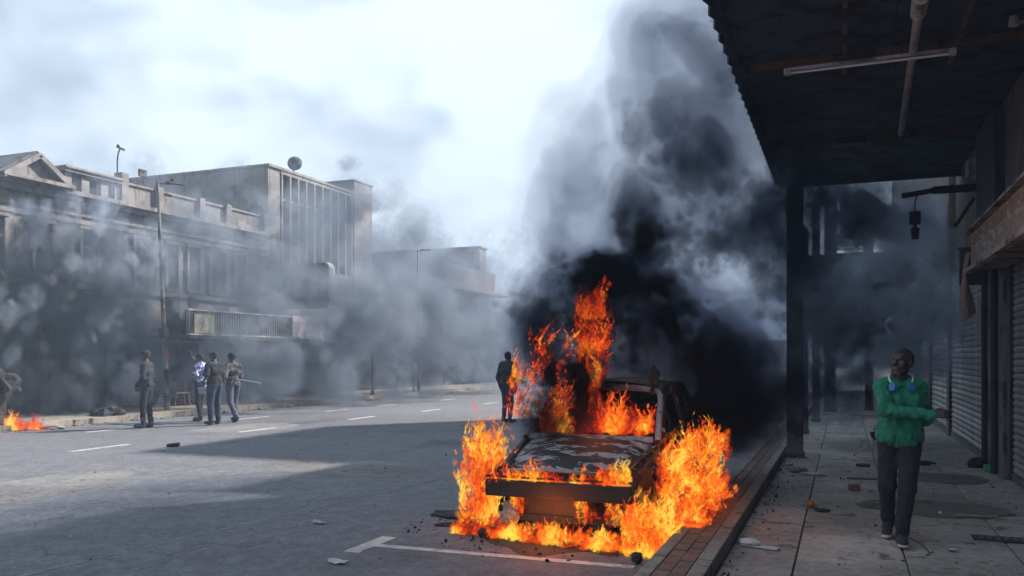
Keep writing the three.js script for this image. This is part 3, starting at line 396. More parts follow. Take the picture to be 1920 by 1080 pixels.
// ---------- burning car ----------
const cm = {};
{
  // burnt bonnet: soot black with outlined patches of pale scorched paint
  const burnt = (seed, amount) => tex(512, 1, (u, v) => { const a = fb(vn2, u + seed, v * 2, 6, 6), b = fb(vn, u, v * 2 + seed, 22, 4), f = fb(vn, u, v, 64, 2); const m = sst(amount, amount + .02, a * .72 + b * .28); const r = sst(.58, .64, b); const k = .07 + .12 * (f - .3); return [lerp(lerp(k, .17, r * .5), .50 + .25 * (f - .5), m), lerp(lerp(k, .135, r * .5), .54 + .25 * (f - .5), m), lerp(lerp(k * 1.25, .125, r * .5), .57 + .22 * (f - .5), m)]; });
  cm.hood = new THREE.MeshStandardMaterial({ map: burnt(.13, .565), roughness: .6, metalness: .25 });
  cm.body = new THREE.MeshStandardMaterial({ map: burnt(.4, .63), roughness: .7, metalness: .2, side: THREE.DoubleSide });
  cm.pillar = new THREE.MeshStandardMaterial({ map: burnt(.7, .44), roughness: .7 });
  cm.roof = M([.42, .33, .22], 'metal', { roughness: .8 });
  cm.black = M([.022, .022, .025], 'brick', { roughness: .85 }); cm.iron = M([.05, .048, .05], 'metal', { roughness: .75 }); cm.rust = M([.30, .13, .07], 'metal'); cm.ash = M([.36, .36, .37], 'brick');
  const car = thing('burning_car', 'burnt out small hatchback engulfed in flames, parked against the brick kerb', 'car', [-2.37, 0, -7.08]);
  // local: x across, z from 0 (front) to -3.7 (rear)
  const HW = .74;
  const inset = (y) => Math.max(0, y - .82) * .28;
  for (const s of [-1, 1]) { // side panels with wheel arches and a window opening
    const sh = new THREE.Shape(); sh.moveTo(0, .3); sh.lineTo(0, .56); sh.quadraticCurveTo(.02, .64, .12, .66); sh.lineTo(.98, .82); sh.lineTo(1.66, 1.3); sh.quadraticCurveTo(1.75, 1.34, 1.9, 1.35); sh.lineTo(2.9, 1.35); sh.lineTo(3.45, .92); sh.lineTo(3.65, .85); sh.lineTo(3.68, .3);
    sh.lineTo(3.4, .28); sh.absarc(3.02, .3, .34, 0, Math.PI, false); sh.lineTo(1.06, .24); sh.absarc(.68, .3, .34, 0, Math.PI, false); sh.lineTo(0, .3);
    const hole = (pts) => { const h = new THREE.Path(); pts.forEach((p, i) => i ? h.lineTo(...p) : h.moveTo(...p)); h.closePath(); sh.holes.push(h); };
    hole([[1.16, .88], [1.74, 1.25], [2.22, 1.27], [2.22, .88]]); hole([[2.3, .88], [2.3, 1.27], [2.8, 1.27], [3.2, .92]]);
    const g = new THREE.ExtrudeGeometry(sh, { depth: .035, bevelEnabled: false, curveSegments: 10 }); const p = g.attributes.position;
    for (let i = 0; i < p.count; i++) { const l = p.getX(i), y = p.getY(i), d = p.getZ(i); const bend = .012 * fbm3(l * 3, y * 3, s * 4, 2); const nose = .17 * Math.pow(sst(.42, 0, l), 1.6) + .04 * sst(.6, .72, y) * sst(1.1, .9, l); p.setXYZ(i, s * (HW - nose - inset(y) - d) + bend, y, -l); }
    if (s < 0) { const ix = []; for (let i = 0; i < p.count; i += 3) ix.push(i, i + 2, i + 1); g.setIndex(ix); }
    g.computeVertexNormals(); new B().add(g).build('side_panel', cm.body, car);
  }
  { // bonnet
    const g = new THREE.PlaneGeometry(1.3, .92, 20, 14), p = g.attributes.position; for (let i = 0; i < p.count; i++) { const u = p.getX(i) / .65, t = (p.getY(i) + .46) / .92; const w = .68 * lerp(.84, 1, sst(0, .5, t)); p.setXYZ(i, u * w, lerp(.63, .845, t) + .03 * (1 - u * u) * (1 - .3 * t) - .09 * Math.pow(Math.abs(u), 6) - .07 * Math.pow(1 - t, 6) + .006 * fbm3(u * 3, t * 3, 1), -.03 - t * .94); }
    g.computeVertexNormals(); const m = fin(new THREE.Mesh(g, cm.hood)); m.name = 'bonnet'; car.add(m);
    { const uv = g.attributes.uv; for (let i = 0; i < uv.count; i++) uv.setXY(i, uv.getX(i) * 1.3, uv.getY(i) * .92); } }
  for (const s of [-1, 1]) { // rounded wings from the bonnet edge down to the lamp openings and wheel arches
    const nu = 14, nv = 12, ps = [], ix = []; for (let j = 0; j <= nv; j++) for (let i = 0; i <= nu; i++) { const t = i / nu, v = j / nv, z = .015 - t * .98, w = .68 * lerp(.84, 1, sst(0, .5, t)) - .02, ye = lerp(.63, .845, t) - .06 - .07 * Math.pow(1 - t, 6), out = HW + .012 - .13 * Math.pow(1 - t, 2.4), a = Math.min(1, v * 1.7) * Math.PI / 2, yb = ye - .15, arch = Math.hypot(z + .68, 0) < .36 ? Math.sqrt(Math.max(0, .1296 - (z + .68) ** 2)) + .28 : .36;
      const x = lerp(w, out, Math.sin(a)), y = v < .59 ? ye - .15 * (1 - Math.cos(a)) : lerp(yb, Math.max(arch, t < .12 ? .5 : .36), (v - .59) / .41); ps.push(s * (x + .01 * n3(t * 5, v * 5, s)), y + .006 * n3(t * 6, v * 6, s + 4), z); if (i < nu && j < nv) { const q = j * (nu + 1) + i; s > 0 ? ix.push(q, q + 1, q + nu + 1, q + 1, q + nu + 2, q + nu + 1) : ix.push(q, q + nu + 1, q + 1, q + 1, q + nu + 1, q + nu + 2); } }
    const g = new THREE.BufferGeometry(); g.setAttribute('position', new THREE.BufferAttribute(new Float32Array(ps), 3)); g.setIndex(ix); g.computeVertexNormals(); new B().add(metreUV(g)).build('wing', cm.body, car);
    new B().add(new THREE.CylinderGeometry(.085, .06, .1, 18, 1, true).rotateX(Math.PI / 2).scale(1.15, .8, 1).translate(s * .5, .565, -.04)).build('lamp_bowl', cm.iron, car); }
  new B().tube([[-.58, .6, .0], [-.3, .625, .02], [.3, .625, .02], [.58, .6, .0]], .018, 16, 6).build('bonnet_lip', cm.pillar, car);
  new B().box(-.6, .6, .6, .625, -.9, -.1).build('engine_bay', cm.black, car);
  new B().beam([-.64, .84, -.98], [.64, .84, -.98], .08, .05).build('cowl', cm.pillar, car);
  for (const s of [-1, 1]) new B().tube([[s * .69, .82, -.96], [s * .64, 1.02, -1.27], [s * .59, 1.22, -1.58], [s * .53, 1.31, -1.72]], .032, 14, 7).build('windscreen_pillar', cm.pillar, car);
  new B().tube([[-.55, 1.295, -1.69], [-.3, 1.32, -1.69], [.3, 1.32, -1.69], [.55, 1.295, -1.69]], .035, 14, 7).build('windscreen_header', cm.pillar, car);
  { const g = new THREE.PlaneGeometry(1.14, 1.25, 12, 10), p = g.attributes.position; for (let i = 0; i < p.count; i++) { const u = p.getX(i) / .57, t = (p.getY(i) + .625) / 1.25; p.setXYZ(i, u * .57, 1.345 + .05 * (1 - u * u) + .02 * Math.sin(t * 3.1) - .05 * Math.pow(Math.abs(u), 6) - .012 * fbm3(u * 4, t * 5, 2), -1.66 - t * 1.25); } g.computeVertexNormals(); const m = fin(new THREE.Mesh(metreUV(g), M([.62, .47, .27], 'metal', { roughness: .7, side: THREE.DoubleSide }))); m.name = 'roof'; m.userData.label = 'rusty ochre scorched roof panel'; car.add(m); }
  new B().add(lump(.075, 8, [.8, 1.2, .8], 2, .5).translate(.50, 1.45, -1.68)).add(lump(.05, 2, [1, 1, 1], 2, .5).translate(.53, 1.37, -1.66)).bar([.49, 1.36, -1.67], [.49, 1.26, -1.6], .022).build('melted_mirror', cm.black, car);
  // front: beam, core support, radiator, crash boxes, lamp openings
  { const b = new B(); b.box(-.69, .69, .38, .53, .02, .11, .02); b.build('bumper_beam', cm.black, car); new B().beam([-.7, .555, .05], [.7, .555, .03], .05, .02).build('beam_edge', cm.iron, car); }
  new B().box(-.56, .56, .555, .6, -.06, .0).box(-.6, -.5, .2, .555, -.06, 0).box(.5, .6, .2, .555, -.06, 0).box(-.56, .56, .16, .22, -.06, .02).build('radiator_support', cm.black, car);
  new B().box(-.36, .32, .17, .40, -.09, -.03, .01).build('radiator', cm.iron, car); new B().box(-.55, -.38, .17, .33, -.03, .03, .03).add(lump(.09, 5, [1, .8, .5], 2, .4).translate(-.47, .2, .04)).build('charred_panel', cm.ash, car); box(.45, .56, .17, .34, -.02, .03, .01).build('bracket', cm.rust, car);
  for (const s of [-1, 1]) { const h = new B().add(new THREE.TorusGeometry(.09, .018, 8, 18).scale(1.25, .8, 1).translate(s * .5, .575, .0)).build('headlight_housing', cm.iron, car); }
  // hanging wing sheet, wheels, seats, steering wheel
  { const g = new THREE.PlaneGeometry(.16, .52, 4, 10), p = g.attributes.position; for (let i = 0; i < p.count; i++) { const y = p.getY(i); p.setXYZ(i, HW - .01 + .05 * Math.sin(y * 5 + 1) + p.getX(i) * .2, .62 + y, -.62 + p.getX(i)); } g.computeVertexNormals(); const m = fin(new THREE.Mesh(metreUV(g), cm.body)); m.name = 'hanging_wing_sheet'; car.add(m); }
  for (const [sx, z] of [[-1, -.68], [1, -.68], [-1, -3.02], [1, -3.02]]) { const wg = new THREE.Group(); wg.name = 'wheel'; wg.position.set(sx * .64, .26, z); car.add(wg); const ty = new B().add(new THREE.TorusGeometry(.2, .065, 10, 24).rotateY(Math.PI / 2)).build('tyre', cm.black, wg); new B().bar([-.06, 0, 0], [.06, 0, 0], .16, .16, 20).build('rim', cm.iron, wg); }
  for (const x of [-.32, .32]) { const b = new B(); b.tube([[x - .2, .45, -2.1], [x - .2, 1.0, -2.3], [x, 1.12, -2.33], [x + .2, 1.0, -2.3], [x + .2, .45, -2.1]], .02, 20); for (let i = 0; i < 5; i++) b.bar([x - .2, .55 + i * .1, -2.15 - i * .03], [x + .2, .55 + i * .1, -2.15 - i * .03], .008); b.box(x - .22, x + .22, .42, .46, -2.1, -1.65); b.build('seat_frame', cm.iron, car); }
  new B().add(new THREE.TorusGeometry(.17, .012, 6, 24).rotateX(-.5).translate(-.3, .92, -1.4)).bar([-.3, .92, -1.4], [-.3, .75, -1.15], .015).build('steering_wheel', cm.iron, car);
  new B().box(-.66, .66, .6, .8, -1.35, -1.05, .05).build('dashboard', cm.black, car); box(-.68, .68, .2, .24, -3.4, -.9).build('floor_pan', cm.black, car);
  new B().beam([0, 1.315, -2.9], [0, .92, -3.43], 1.12, .02).build('rear_window', cm.black, car);
  new B().beam([-.6, .9, -3.4], [.6, .9, -3.4], .1, .1).box(-.68, .68, .3, .88, -3.66, -3.6).bar([-.58, 1.33, -2.92], [.58, 1.33, -2.92], .03).build('tailgate', cm.iron, car);
  // stones and a bottle base that lie in the burning puddle
  for (const [x, z, r, l] of [[-3.05, -6.92, .05, 'round dark lump in the flames at the left front corner of the car'], [-1.53, -6.52, .05, 'round dark lump in the flames near the kerb']]) { const m = new B().add(lump(r, x * 3, [1, .9, 1], 2, .25)).build('charred_lump', cm.black); m.position.set(x, r * .9, z); tag(m, l, 'debris'); }
}
// ---------- smoke: clouds of small soft translucent flakes that fill each plume's volume ----------
// [x, y, z, half width, half height, half depth, density, albedo, flake size]
const blackBlobs = [[-2.32,1.52,-9.63,0.32,0.25,0.4,2.4,0.02,0.12],[-2.52,1.05,-9.06,0.36,0.18,0.35,3.2,0.015,0.09],[-2.12,1.06,-9.06,0.18,0.17,0.3,2.4,0.015,0.09],[-1.17,1.85,-10.62,0.47,0.53,0.6,1.6,0.03,0.15],[-2.4,2.52,-9.06,0.45,0.3,0.45,5.44,0.018,0.11],[-2.48,2.0,-8.81,0.38,0.35,0.4,4.42,0.018,0.1],[-2.61,0.95,-8.65,0.35,0.2,0.4,3.4,0.02,0.1],[-2.34,1.01,-9.19,0.3,0.15,0.35,3.4,0.02,0.1],[-2.63,1.4,-8.32,0.34,0.36,0.35,4.42,0.02,0.1],[-2.75,1.05,-8.05,0.27,0.21,0.3,2.72,0.03,0.09],[-1.95,2.24,-9.67,0.59,0.38,0.6,3.74,0.02,0.13],[-1.6,1.68,-10.02,0.7,0.42,0.6,3.4,0.02,0.14],[-1.38,1.2,-10.22,0.65,0.45,0.6,4.42,0.025,0.14],[-0.95,1.24,-11.04,0.55,0.41,0.7,1.19,0.03,0.16],[-0.67,1.87,-11.79,0.51,0.72,0.8,0.4,0.05,0.18],[-1.61,0.91,-9.7,0.43,0.31,0.5,3.74,0.02,0.12],[-1.09,0.84,-10.77,0.37,0.3,0.5,2.72,0.03,0.14],[-2.14,3.1,-9.7,0.37,0.38,0.5,3.4,0.03,0.13],[-2.34,3.59,-9.84,0.29,0.35,0.45,2.6,0.035,0.13],[-1.92,4.05,-10.22,0.39,0.33,0.6,0.7,0.05,0.16],[-1.56,3.73,-10.58,0.54,0.54,0.7,0.2,0.08,0.18],[-1.14,2.4,-10.96,0.55,0.34,0.7,0.59,0.04,0.16],[-2.16,4.76,-10.55,0.31,0.41,0.6,0.5,0.07,0.18],[-2.31,5.55,-10.92,0.5,0.5,0.8,0.45,0.09,0.2],[-1.98,6.14,-11.49,0.66,0.44,0.9,0.3,0.1,0.24],[-2.55,6.06,-11.04,0.36,0.43,0.7,0.5,0.1,0.22],[-3.01,2.53,-8.92,0.36,0.23,0.4,1.44,0.09,0.11],[-3.2,2.07,-8.74,0.3,0.27,0.4,1.02,0.1,0.11],[-3.16,1.71,-8.54,0.26,0.32,0.4,1.02,0.07,0.1],[-2.7,2.3,-8.83,0.3,0.21,0.4,1.7,0.05,0.1],[-0.3,1.41,-13.45,0.49,0.41,0.9,0.3,0.035,0.2],[0.08,3.91,-15.11,0.54,0.45,1,0.3,0.06,0.2],[0.17,3.91,-15.15,0.45,0.36,1,0.1,0.06,0.2]];
const greyBlobs = [[0.09,1.0,-16.73,1.2,0.45,1,0.9,0.225,0.4],[0.58,4.54,-17.46,1.55,0.83,1.2,0.45,0.3,0.4],[0.09,1.85,-16.73,1.0,1.0,1.2,0.45,0.225,0.4],[-0.75,2.87,-13.27,0.65,0.98,1,0.45,0.3,0.4],[-0.74,3.65,-13.06,0.72,0.88,1,1.0,0.3,0.4],[-3.82,4.5,-12.48,0.92,1.43,1.3,0.35,0.338,0.5],[-4.13,3.33,-12.35,0.75,0.75,1.2,0.4,0.3,0.5],[-1.68,4.32,-11.39,0.65,0.79,0.9,0.9,0.375,0.3],[-1.43,4.96,-11.7,0.81,1.1,1.1,1.2,0.375,0.4],[-1.88,3.24,-11.31,0.65,0.65,0.9,0.35,0.338,0.3],[-1.38,3.21,-11.29,0.57,0.43,0.8,0.7,0.465,0.3],[-2.01,5.83,-12.12,0.93,1.01,1.1,0.7,0.225,0.4],[-0.93,3.97,-12.55,0.58,0.93,1,0.9,0.3,0.4],[-3.89,3.91,-12.44,1.01,1.34,1.6,0.25,0.338,0.6],[-5.2,2.64,-13.0,0.81,0.81,1.5,0.3,0.338,0.5],[-4.17,1.88,-11.26,0.46,0.39,0.8,0.5,0.3,0.35],[-2.92,5.12,-12.29,0.73,0.97,1.2,0.35,0.3,0.5]];
const paleBlobs = [[0.1,4.74,-17.81,1.28,0.85,1.2,0.6,0.375,0.4],[0.19,1.96,-17.31,1.14,1.14,1.2,0.72,0.315,0.4],[-0.68,2.54,-13.3,0.57,0.98,1,0.24,0.3,0.34],[-0.99,3.71,-12.31,0.53,0.69,0.9,0.21,0.338,0.32],[1.51,4.44,-19.99,1.39,0.93,1.2,0.48,0.525,0.5],[1.49,2.35,-17.29,0.8,1.2,1,0.42,0.525,0.45],[-0.19,2.79,-17.16,0.72,0.93,1,0.18,0.45,0.4],[-1.35,3.24,-10.99,0.41,0.35,0.5,0.3,0.45,0.26],[-1.71,2.95,-10.73,0.34,0.34,0.5,0.21,0.45,0.24],[-1.81,4.02,-10.91,0.42,0.42,0.5,0.15,0.375,0.26],[-2.22,4.59,-10.53,0.48,0.48,0.6,0.12,0.375,0.3],[-3.34,2.15,-9.01,0.31,0.31,0.4,0.18,0.225,0.2],[1.09,2.24,-14.44,0.67,1.01,1,0.21,0.375,0.36],[0.49,1.39,-14.73,0.78,0.52,1,0.18,0.3,0.36]];
const leftBlobs = [[-20.12,2.36,-15.75,1.28,1.43,1.2,1.2,0.112,0.4],[-20.2,3.77,-15.51,1.27,1.13,1.2,0.96,0.15,0.45],[-19.72,1.21,-16.56,1.32,1.03,1.2,1.04,0.112,0.4],[-19.58,0.68,-15.33,1.25,0.69,1,1.12,0.083,0.35],[-19.62,3.28,-16.82,1.33,1.33,1.4,0.72,0.203,0.5],[-19.76,1.96,-17.84,1.23,1.39,1.4,0.56,0.247,0.5],[-19.86,4.83,-16.18,1.59,0.87,1.4,0.56,0.315,0.5],[-18.38,4.46,-17.31,1.33,1.03,1.6,0.4,0.338,0.6],[-18.46,2.53,-13.62,0.44,0.75,0.7,0.64,0.3,0.5],[-19.41,2.39,-16.9,0.89,0.59,0.9,0.4,0.473,0.4],[-19.28,5.61,-15.87,1.27,0.42,1.3,0.32,0.45,0.5],[-18.52,0.76,-17.26,1.03,0.74,1.3,0.4,0.18,0.5]];
const streetBlobs = [[-19.21,3.37,-18.49,3.76,2.35,0.8,0.25,0.255,0.8],[-17.02,3.47,-20.76,2.81,2.15,1.0,0.23,0.255,0.8],[-17.08,1.33,-19.88,3.68,1.12,0.8,0.3,0.225,0.7],[-16.61,2.98,-25.13,3.62,2.66,1.8,0.34,0.27,1.0],[-15.89,3.19,-30.26,3.73,2.85,3,0.37,0.277,1.2],[-15.02,2.88,-34.92,2.94,2.94,4,0.37,0.33,1.3],[-19.89,6.0,-21.12,4.53,1.57,1.0,0.17,0.277,0.9],[-18.58,6.76,-28.11,3.19,2.55,1.4,0.2,0.277,1.1],[-18.22,5.42,-34.72,3.77,2.01,2,0.23,0.3,1.3],[-16.68,0.81,-24.56,3.74,0.94,1.6,0.27,0.225,0.9],[-20.43,5.69,-16.82,1.95,1.2,0.6,0.17,0.277,0.7]];
let flakeGeo, flakeAlpha, softAlpha;
{
  const N = 96, al = new Uint8Array(N * N * 4);
  for (let j = 0; j < N; j++) for (let i = 0; i < N; i++) { const u = (i + .5) / N * 2 - 1, v = (j + .5) / N * 2 - 1, r = Math.hypot(u, v); const a = Math.min(1, Math.max(0, Math.max(0, 1 - r) * (1 + 1.1 * fbm3(u * 1.6 + 9, v * 1.6, 3.3, 4)) * 1.5)); const q = a * 255 | 0; al.set([q, q, q, 255], (j * N + i) * 4); }
  flakeAlpha = new THREE.DataTexture(al, N, N); flakeAlpha.magFilter = THREE.LinearFilter; flakeAlpha.needsUpdate = true;
  const sa = new Uint8Array(64 * 64 * 4); for (let j = 0; j < 64; j++) for (let i = 0; i < 64; i++) { const r = Math.hypot((i + .5) / 32 - 1, (j + .5) / 32 - 1), q = 255 * Math.pow(sst(1, 0, r), 1.25) | 0; sa.set([q, q, q, 255], (j * 64 + i) * 4); }
  softAlpha = new THREE.DataTexture(sa, 64, 64); softAlpha.magFilter = THREE.LinearFilter; softAlpha.needsUpdate = true;
  flakeGeo = new THREE.CircleGeometry(1, 7); const p = flakeGeo.attributes.position; for (let i = 0; i < p.count; i++) { const x = p.getX(i), y = p.getY(i); p.setZ(i, .25 * (x * x + y * y) - .1 * x * y); } flakeGeo.computeVertexNormals();
}
function smoke(name, label, blobs, op, seed, thr, freq, small, jit, drift = 0, tint = [.82, .97, 1.2]) {
  const R = rng(seed), m = new THREE.Matrix4(), q = new THREE.Quaternion(), c = new THREE.Color(), list = [];
  const g = () => (R() + R() + R() - 1.5) / 1.5 * 1.45;
  for (const b of blobs) {
    const size = b[8] * small, n = b[6] * (drift === 1 ? 6.5 : drift ? 7.5 : 9.5) * b[3] * b[4] / (size * size * op);
    for (let k = 0, tries = 0; k < n && tries < n * 12; tries++) {
      const ax = g() * b[3], x = b[0] + ax * .93 + g() * b[5] * .37, y = b[1] + g() * b[4], z = b[2] - ax * .37 + g() * b[5] * .93; if (y < .06) continue;
      const fr = freq / (b[8] + .1), wx = n3(x * fr * .4, y * fr * .4, z * fr * .4 + 9) * .7;
      const f = fbm3(x * fr + wx, y * fr * .9 - wx, z * fr, 5); if (f < thr + (R() - .5) * jit) continue;
      if (drift) q.setFromUnitVectors(V(0, 0, 1), V(.3 + (R() - .5) * 1.3, (R() - .5) * 1.1, 1).normalize()); else q.set(R() - .5, R() - .5, R() - .5, R() - .5).normalize();  const s = size * (.45 + 1.1 * R());
      m.compose(V(x, y, z), q, V(s, s * (.7 + .5 * R()), s)); const a = b[7] * (.8 + .4 * R()); c.setRGB(a * tint[0], a * tint[1], a * tint[2]); list.push(m.clone(), c.clone()); k++;
    }
  }
  const mt = new THREE.MeshPhysicalMaterial({ color: 0xffffff, roughness: 1, transmission: .5, thickness: 0, specularIntensity: 0, opacity: op, transparent: true, alphaMap: drift === 1 ? softAlpha : flakeAlpha, side: THREE.DoubleSide });
  const im = fin(new THREE.InstancedMesh(flakeGeo, mt, list.length / 2)); im.name = name; tag(im, label, null, null, 'stuff');
  for (let i = 0; i < list.length; i += 2) { im.setMatrixAt(i / 2, list[i]); im.setColorAt(i / 2, list[i + 1]); }
  scene.add(im); console.log(name, list.length / 2); return im;
}
smoke('black_smoke', 'dense black smoke rolling up from the burning car and drifting right', blackBlobs.filter((b) => b[6] > 2.6).map((b) => { const c = [...b]; c[6] *= .2; return c; }), .42, 3, -.08, .16, .9, .3, 1);
smoke('pale_smoke', 'pale lit wisps of smoke in the plume over the burning car', paleBlobs, .36, 4, -.2, .15, .6, .5, 2);
smoke('roadside_smoke', 'grey smoke billowing from the burning rubbish at the left kerb', leftBlobs.map((b) => { const c = [...b]; c[6] *= .5; return c; }), .34, 6, -.08, .22, .6, .3, 2);
smoke('street_smoke', 'pale smoke veil hanging in front of the left buildings', streetBlobs, .32, 7, -.6, .22, .75, .6, 2);
// the body of a plume: nested layers of sooty air, each a closed shell that absorbs light along the way through it
function plume(name, label, blobs, lo, hi, h, gain, fr, seed, levels, rgb) {
  const P = createNoise3D(rng(seed)), fb = (x, y, z) => { let f = 0, a = .5; for (let k = 0; k < 4; k++) { f += a * P(x, y, z); a *= .46; x = x * 2.05 + 1.3; y = y * 2.05; z = z * 2.05; } return f; };
  const rho = (x, y, z) => { let r = 0; for (const b of blobs) { const dx = x - b[0], dy = (y - b[1]) / b[4], dz = z - b[2], u = (dx * .93 - dz * .37) / b[3], w = (dx * .37 + dz * .93) / b[5], q = u * u + dy * dy + w * w; if (q < 4) r += b[6] / (1.7 * b[5]) * Math.exp(-1.5 * q); }
    r *= gain; if (r < .03) return r; const wx = P(x * fr * .6, y * fr * .5, z * fr * .6) * .5; return r * Math.max(0, .95 + 1.6 * fb(x * fr + wx, y * fr * .9 - wx, z * fr)); };
  const cache = new Map(), key = (x, y, z) => Math.round((x - lo[0]) / h * 8) * 1e8 + Math.round((y - lo[1]) / h * 8) * 1e4 + Math.round((z - lo[2]) / h * 8);
  const o = new THREE.Group(); o.name = name; tag(o, label, null, null, 'stuff'); scene.add(o);
  const edge = (x, y, z) => Math.min(x - lo[0], hi[0] - x, y - lo[1], hi[1] - y, z - lo[2], hi[2] - z) < h * 1.5;
  for (const [level, sig] of levels) {
    const g = surface((x, y, z) => { if (edge(x, y, z)) return 1; const k = key(x, y, z); let v = cache.get(k); if (v === undefined) { v = rho(x, y, z); cache.set(k, v); } return level - v; }, lo, hi, h);
    const m = new THREE.MeshPhysicalMaterial({ color: 0xffffff, roughness: 1, specularIntensity: 0, transparent: true, opacity: 0, transmission: 1, thickness: 1, ior: 1, attenuationDistance: 1, attenuationColor: new THREE.Color(...rgb.map((c) => Math.exp(-sig * c))) });
    const l = new THREE.Mesh(g, m); l.name = 'soot_layer'; l.userData.kind = 'stuff'; o.add(l); console.log(name, g.index.count / 3);
  }
}
plume('smoke_plume', 'tall translucent sooty plume leaning right from the burning car past the canopy edge', [...blackBlobs.map((b) => { const c = [...b]; c[6] *= .8; return c; }), ...greyBlobs], [-4.8, .1, -18.6], [2.6, 8.2, -7.4], .09, 2.1, .85, 61, [[.06, .12], [.22, .3], [.65, .7], [1.7, 1.7]], [1, .96, .86]);
plume('kerb_smoke', 'translucent dark smoke drifting over the left pavement from the roadside fire', leftBlobs, [-21.5, .1, -22], [-12.5, 6.6, -12.2], .15, .62, .45, 63, [[.08, .14], [.24, .3], [.6, .6]], [1, .97, .9]);
// ---------- fire: thousands of small burning licks strung along rising, curling streams ----------
{
  const lick = new THREE.BufferGeometry(); // a curved tapering leaf
  lick.setAttribute('position', new THREE.BufferAttribute(new Float32Array([0, 0, 0, -.5, .35, .1, .5, .35, .1, -.3, .68, .06, .34, .66, .08, .06, 1, -.12]), 3)); lick.setIndex([0, 2, 1, 1, 2, 4, 1, 4, 3, 3, 4, 5]); lick.setAttribute('uv', new THREE.BufferAttribute(new Float32Array([.5, 0, 0, .35, 1, .35, .1, .68, .9, .68, .5, 1]), 2)); lick.computeVertexNormals();
  const la = new Uint8Array(32 * 32 * 4); for (let j = 0; j < 32; j++) for (let i = 0; i < 32; i++) { const q = 255 * sst(1.05, .55, Math.hypot((i + .5) / 16 - 1, (j + .5) / 16 - 1)) | 0; la.set([q, q, q, 255], (j * 32 + i) * 4); }
  const lickAlpha = new THREE.DataTexture(la, 32, 32); lickAlpha.magFilter = THREE.LinearFilter; lickAlpha.needsUpdate = true;
  const ramp = [[.02, .002, .0014], [.12, .0055, .0013], [.36, .018, .0025], [.45, .05, .004], [.46, .098, .005], [.47, .19, .009], [.48, .32, .04]];
  const heat = (h, c) => { const t = Math.max(0, Math.min(.999, h)) * (ramp.length - 1), i = t | 0, u = t - i; c.setRGB(...[0, 1, 2].map((k) => lerp(ramp[i][k], ramp[i + 1][k], u))); };
  const burn = (name, label, sources, seed, op) => {
    const R = rng(seed), list = [], soft = [], q = new THREE.Quaternion(), q2 = new THREE.Quaternion(), m = new THREE.Matrix4(), c = new THREE.Color(), v = V(0, 1, 0);
    for (const s of sources) for (let i = 0; i < s.n; i++) {
      let [x, y, z] = s.at(R); const pf = s.pf ?? 3.2, gate = n3(x * pf + s.k, z * pf, s.k + y * (s.py ?? 1.6)) * .5 + .5; if (gate < (s.gate ?? .25)) continue;
      const L = s.len * (.25 + 1.15 * gate * gate) * (.6 + .7 * R()), N = 7, h0 = s.heat + .55 * (gate - .55) + .2 * (R() - .5) + .5 * n3(x * 3, y * 2.4 + s.k, z * 3);
      for (let k = 0; k < N; k++) {
        const t = k / (N - 1), f = (s.f ?? 5) * 1.5, tw = (s.tw ?? .9) * 1.35; v.set(s.lean[0] + tw * n3(x * f, y * f * .8, z * f + 3), 1 + .35 * n3(x * f + 9, y * f, z * f), s.lean[1] + tw * .8 * n3(x * f, y * f * .8, z * f + 31)).normalize();
        const fil = Math.abs(n3(x * 17, y * 11 + s.k, z * 17)); if (fil < .5 - .2 * R()) { const st = L / N, big = R() < .22, wd = s.w * (1 - .55 * t) * (.5 + .9 * R()) * (big ? 2.3 : 1.2);
          q.setFromUnitVectors(UP, v); q2.setFromAxisAngle(UP, R() * 6.283); q.multiply(q2); m.compose(V(x, y, z), q, V(wd, st * (.7 + 1.1 * R()), wd)); heat(h0 - s.cool * t - (big ? .1 : 0) + .85 * (.22 - fil), c); list.push([m.clone(), c.clone()]); }
        if (R() < .09) { q2.setFromEuler(new THREE.Euler((R() - .5) * 1.4, (R() - .5) * 2, R() * 6)); const r = s.w * (1.1 + 1.5 * R()) * (1 - .3 * t); m.compose(V(x, y, z), q2, V(r, r * 1.3, r)); heat(h0 - .1 - .8 * s.cool * t + .2 * (R() - .5), c); soft.push([m.clone(), c.clone()]); }
        x += v.x * L / N; y += Math.max(.1, v.y) * L / N; z += v.z * L / N;
      }
    }
    const im = new THREE.InstancedMesh(lick, new THREE.MeshBasicMaterial({ color: 0xffffff, transparent: true, alphaMap: lickAlpha, opacity: op, side: THREE.DoubleSide }), list.length); im.name = name; tag(im, label, null, null, 'stuff');
    list.forEach(([a, b], i) => { im.setMatrixAt(i, a); im.setColorAt(i, b); }); scene.add(im); 
    const gas = new THREE.InstancedMesh(flakeGeo, new THREE.MeshBasicMaterial({ color: 0xffffff, transparent: true, alphaMap: softAlpha, opacity: .34, side: THREE.DoubleSide }), soft.length); gas.name = name.replace('fire', 'flame'); tag(gas, label.replace(/^(orange and yellow flames|red flames|small yellow fire)/, 'soft burning gas'), null, null, 'stuff');
    soft.forEach(([a, b], i) => { gas.setMatrixAt(i, a); gas.setColorAt(i, b); }); scene.add(gas); console.log(name, list.length, soft.length);
  };
  const line = (x0, x1, y0, y1, z0, z1, tz = 0) => (R) => { const u = R(); return [lerp(x0, x1, u), lerp(y0, y1, R()), lerp(z0, z1, R()) + tz * u]; };
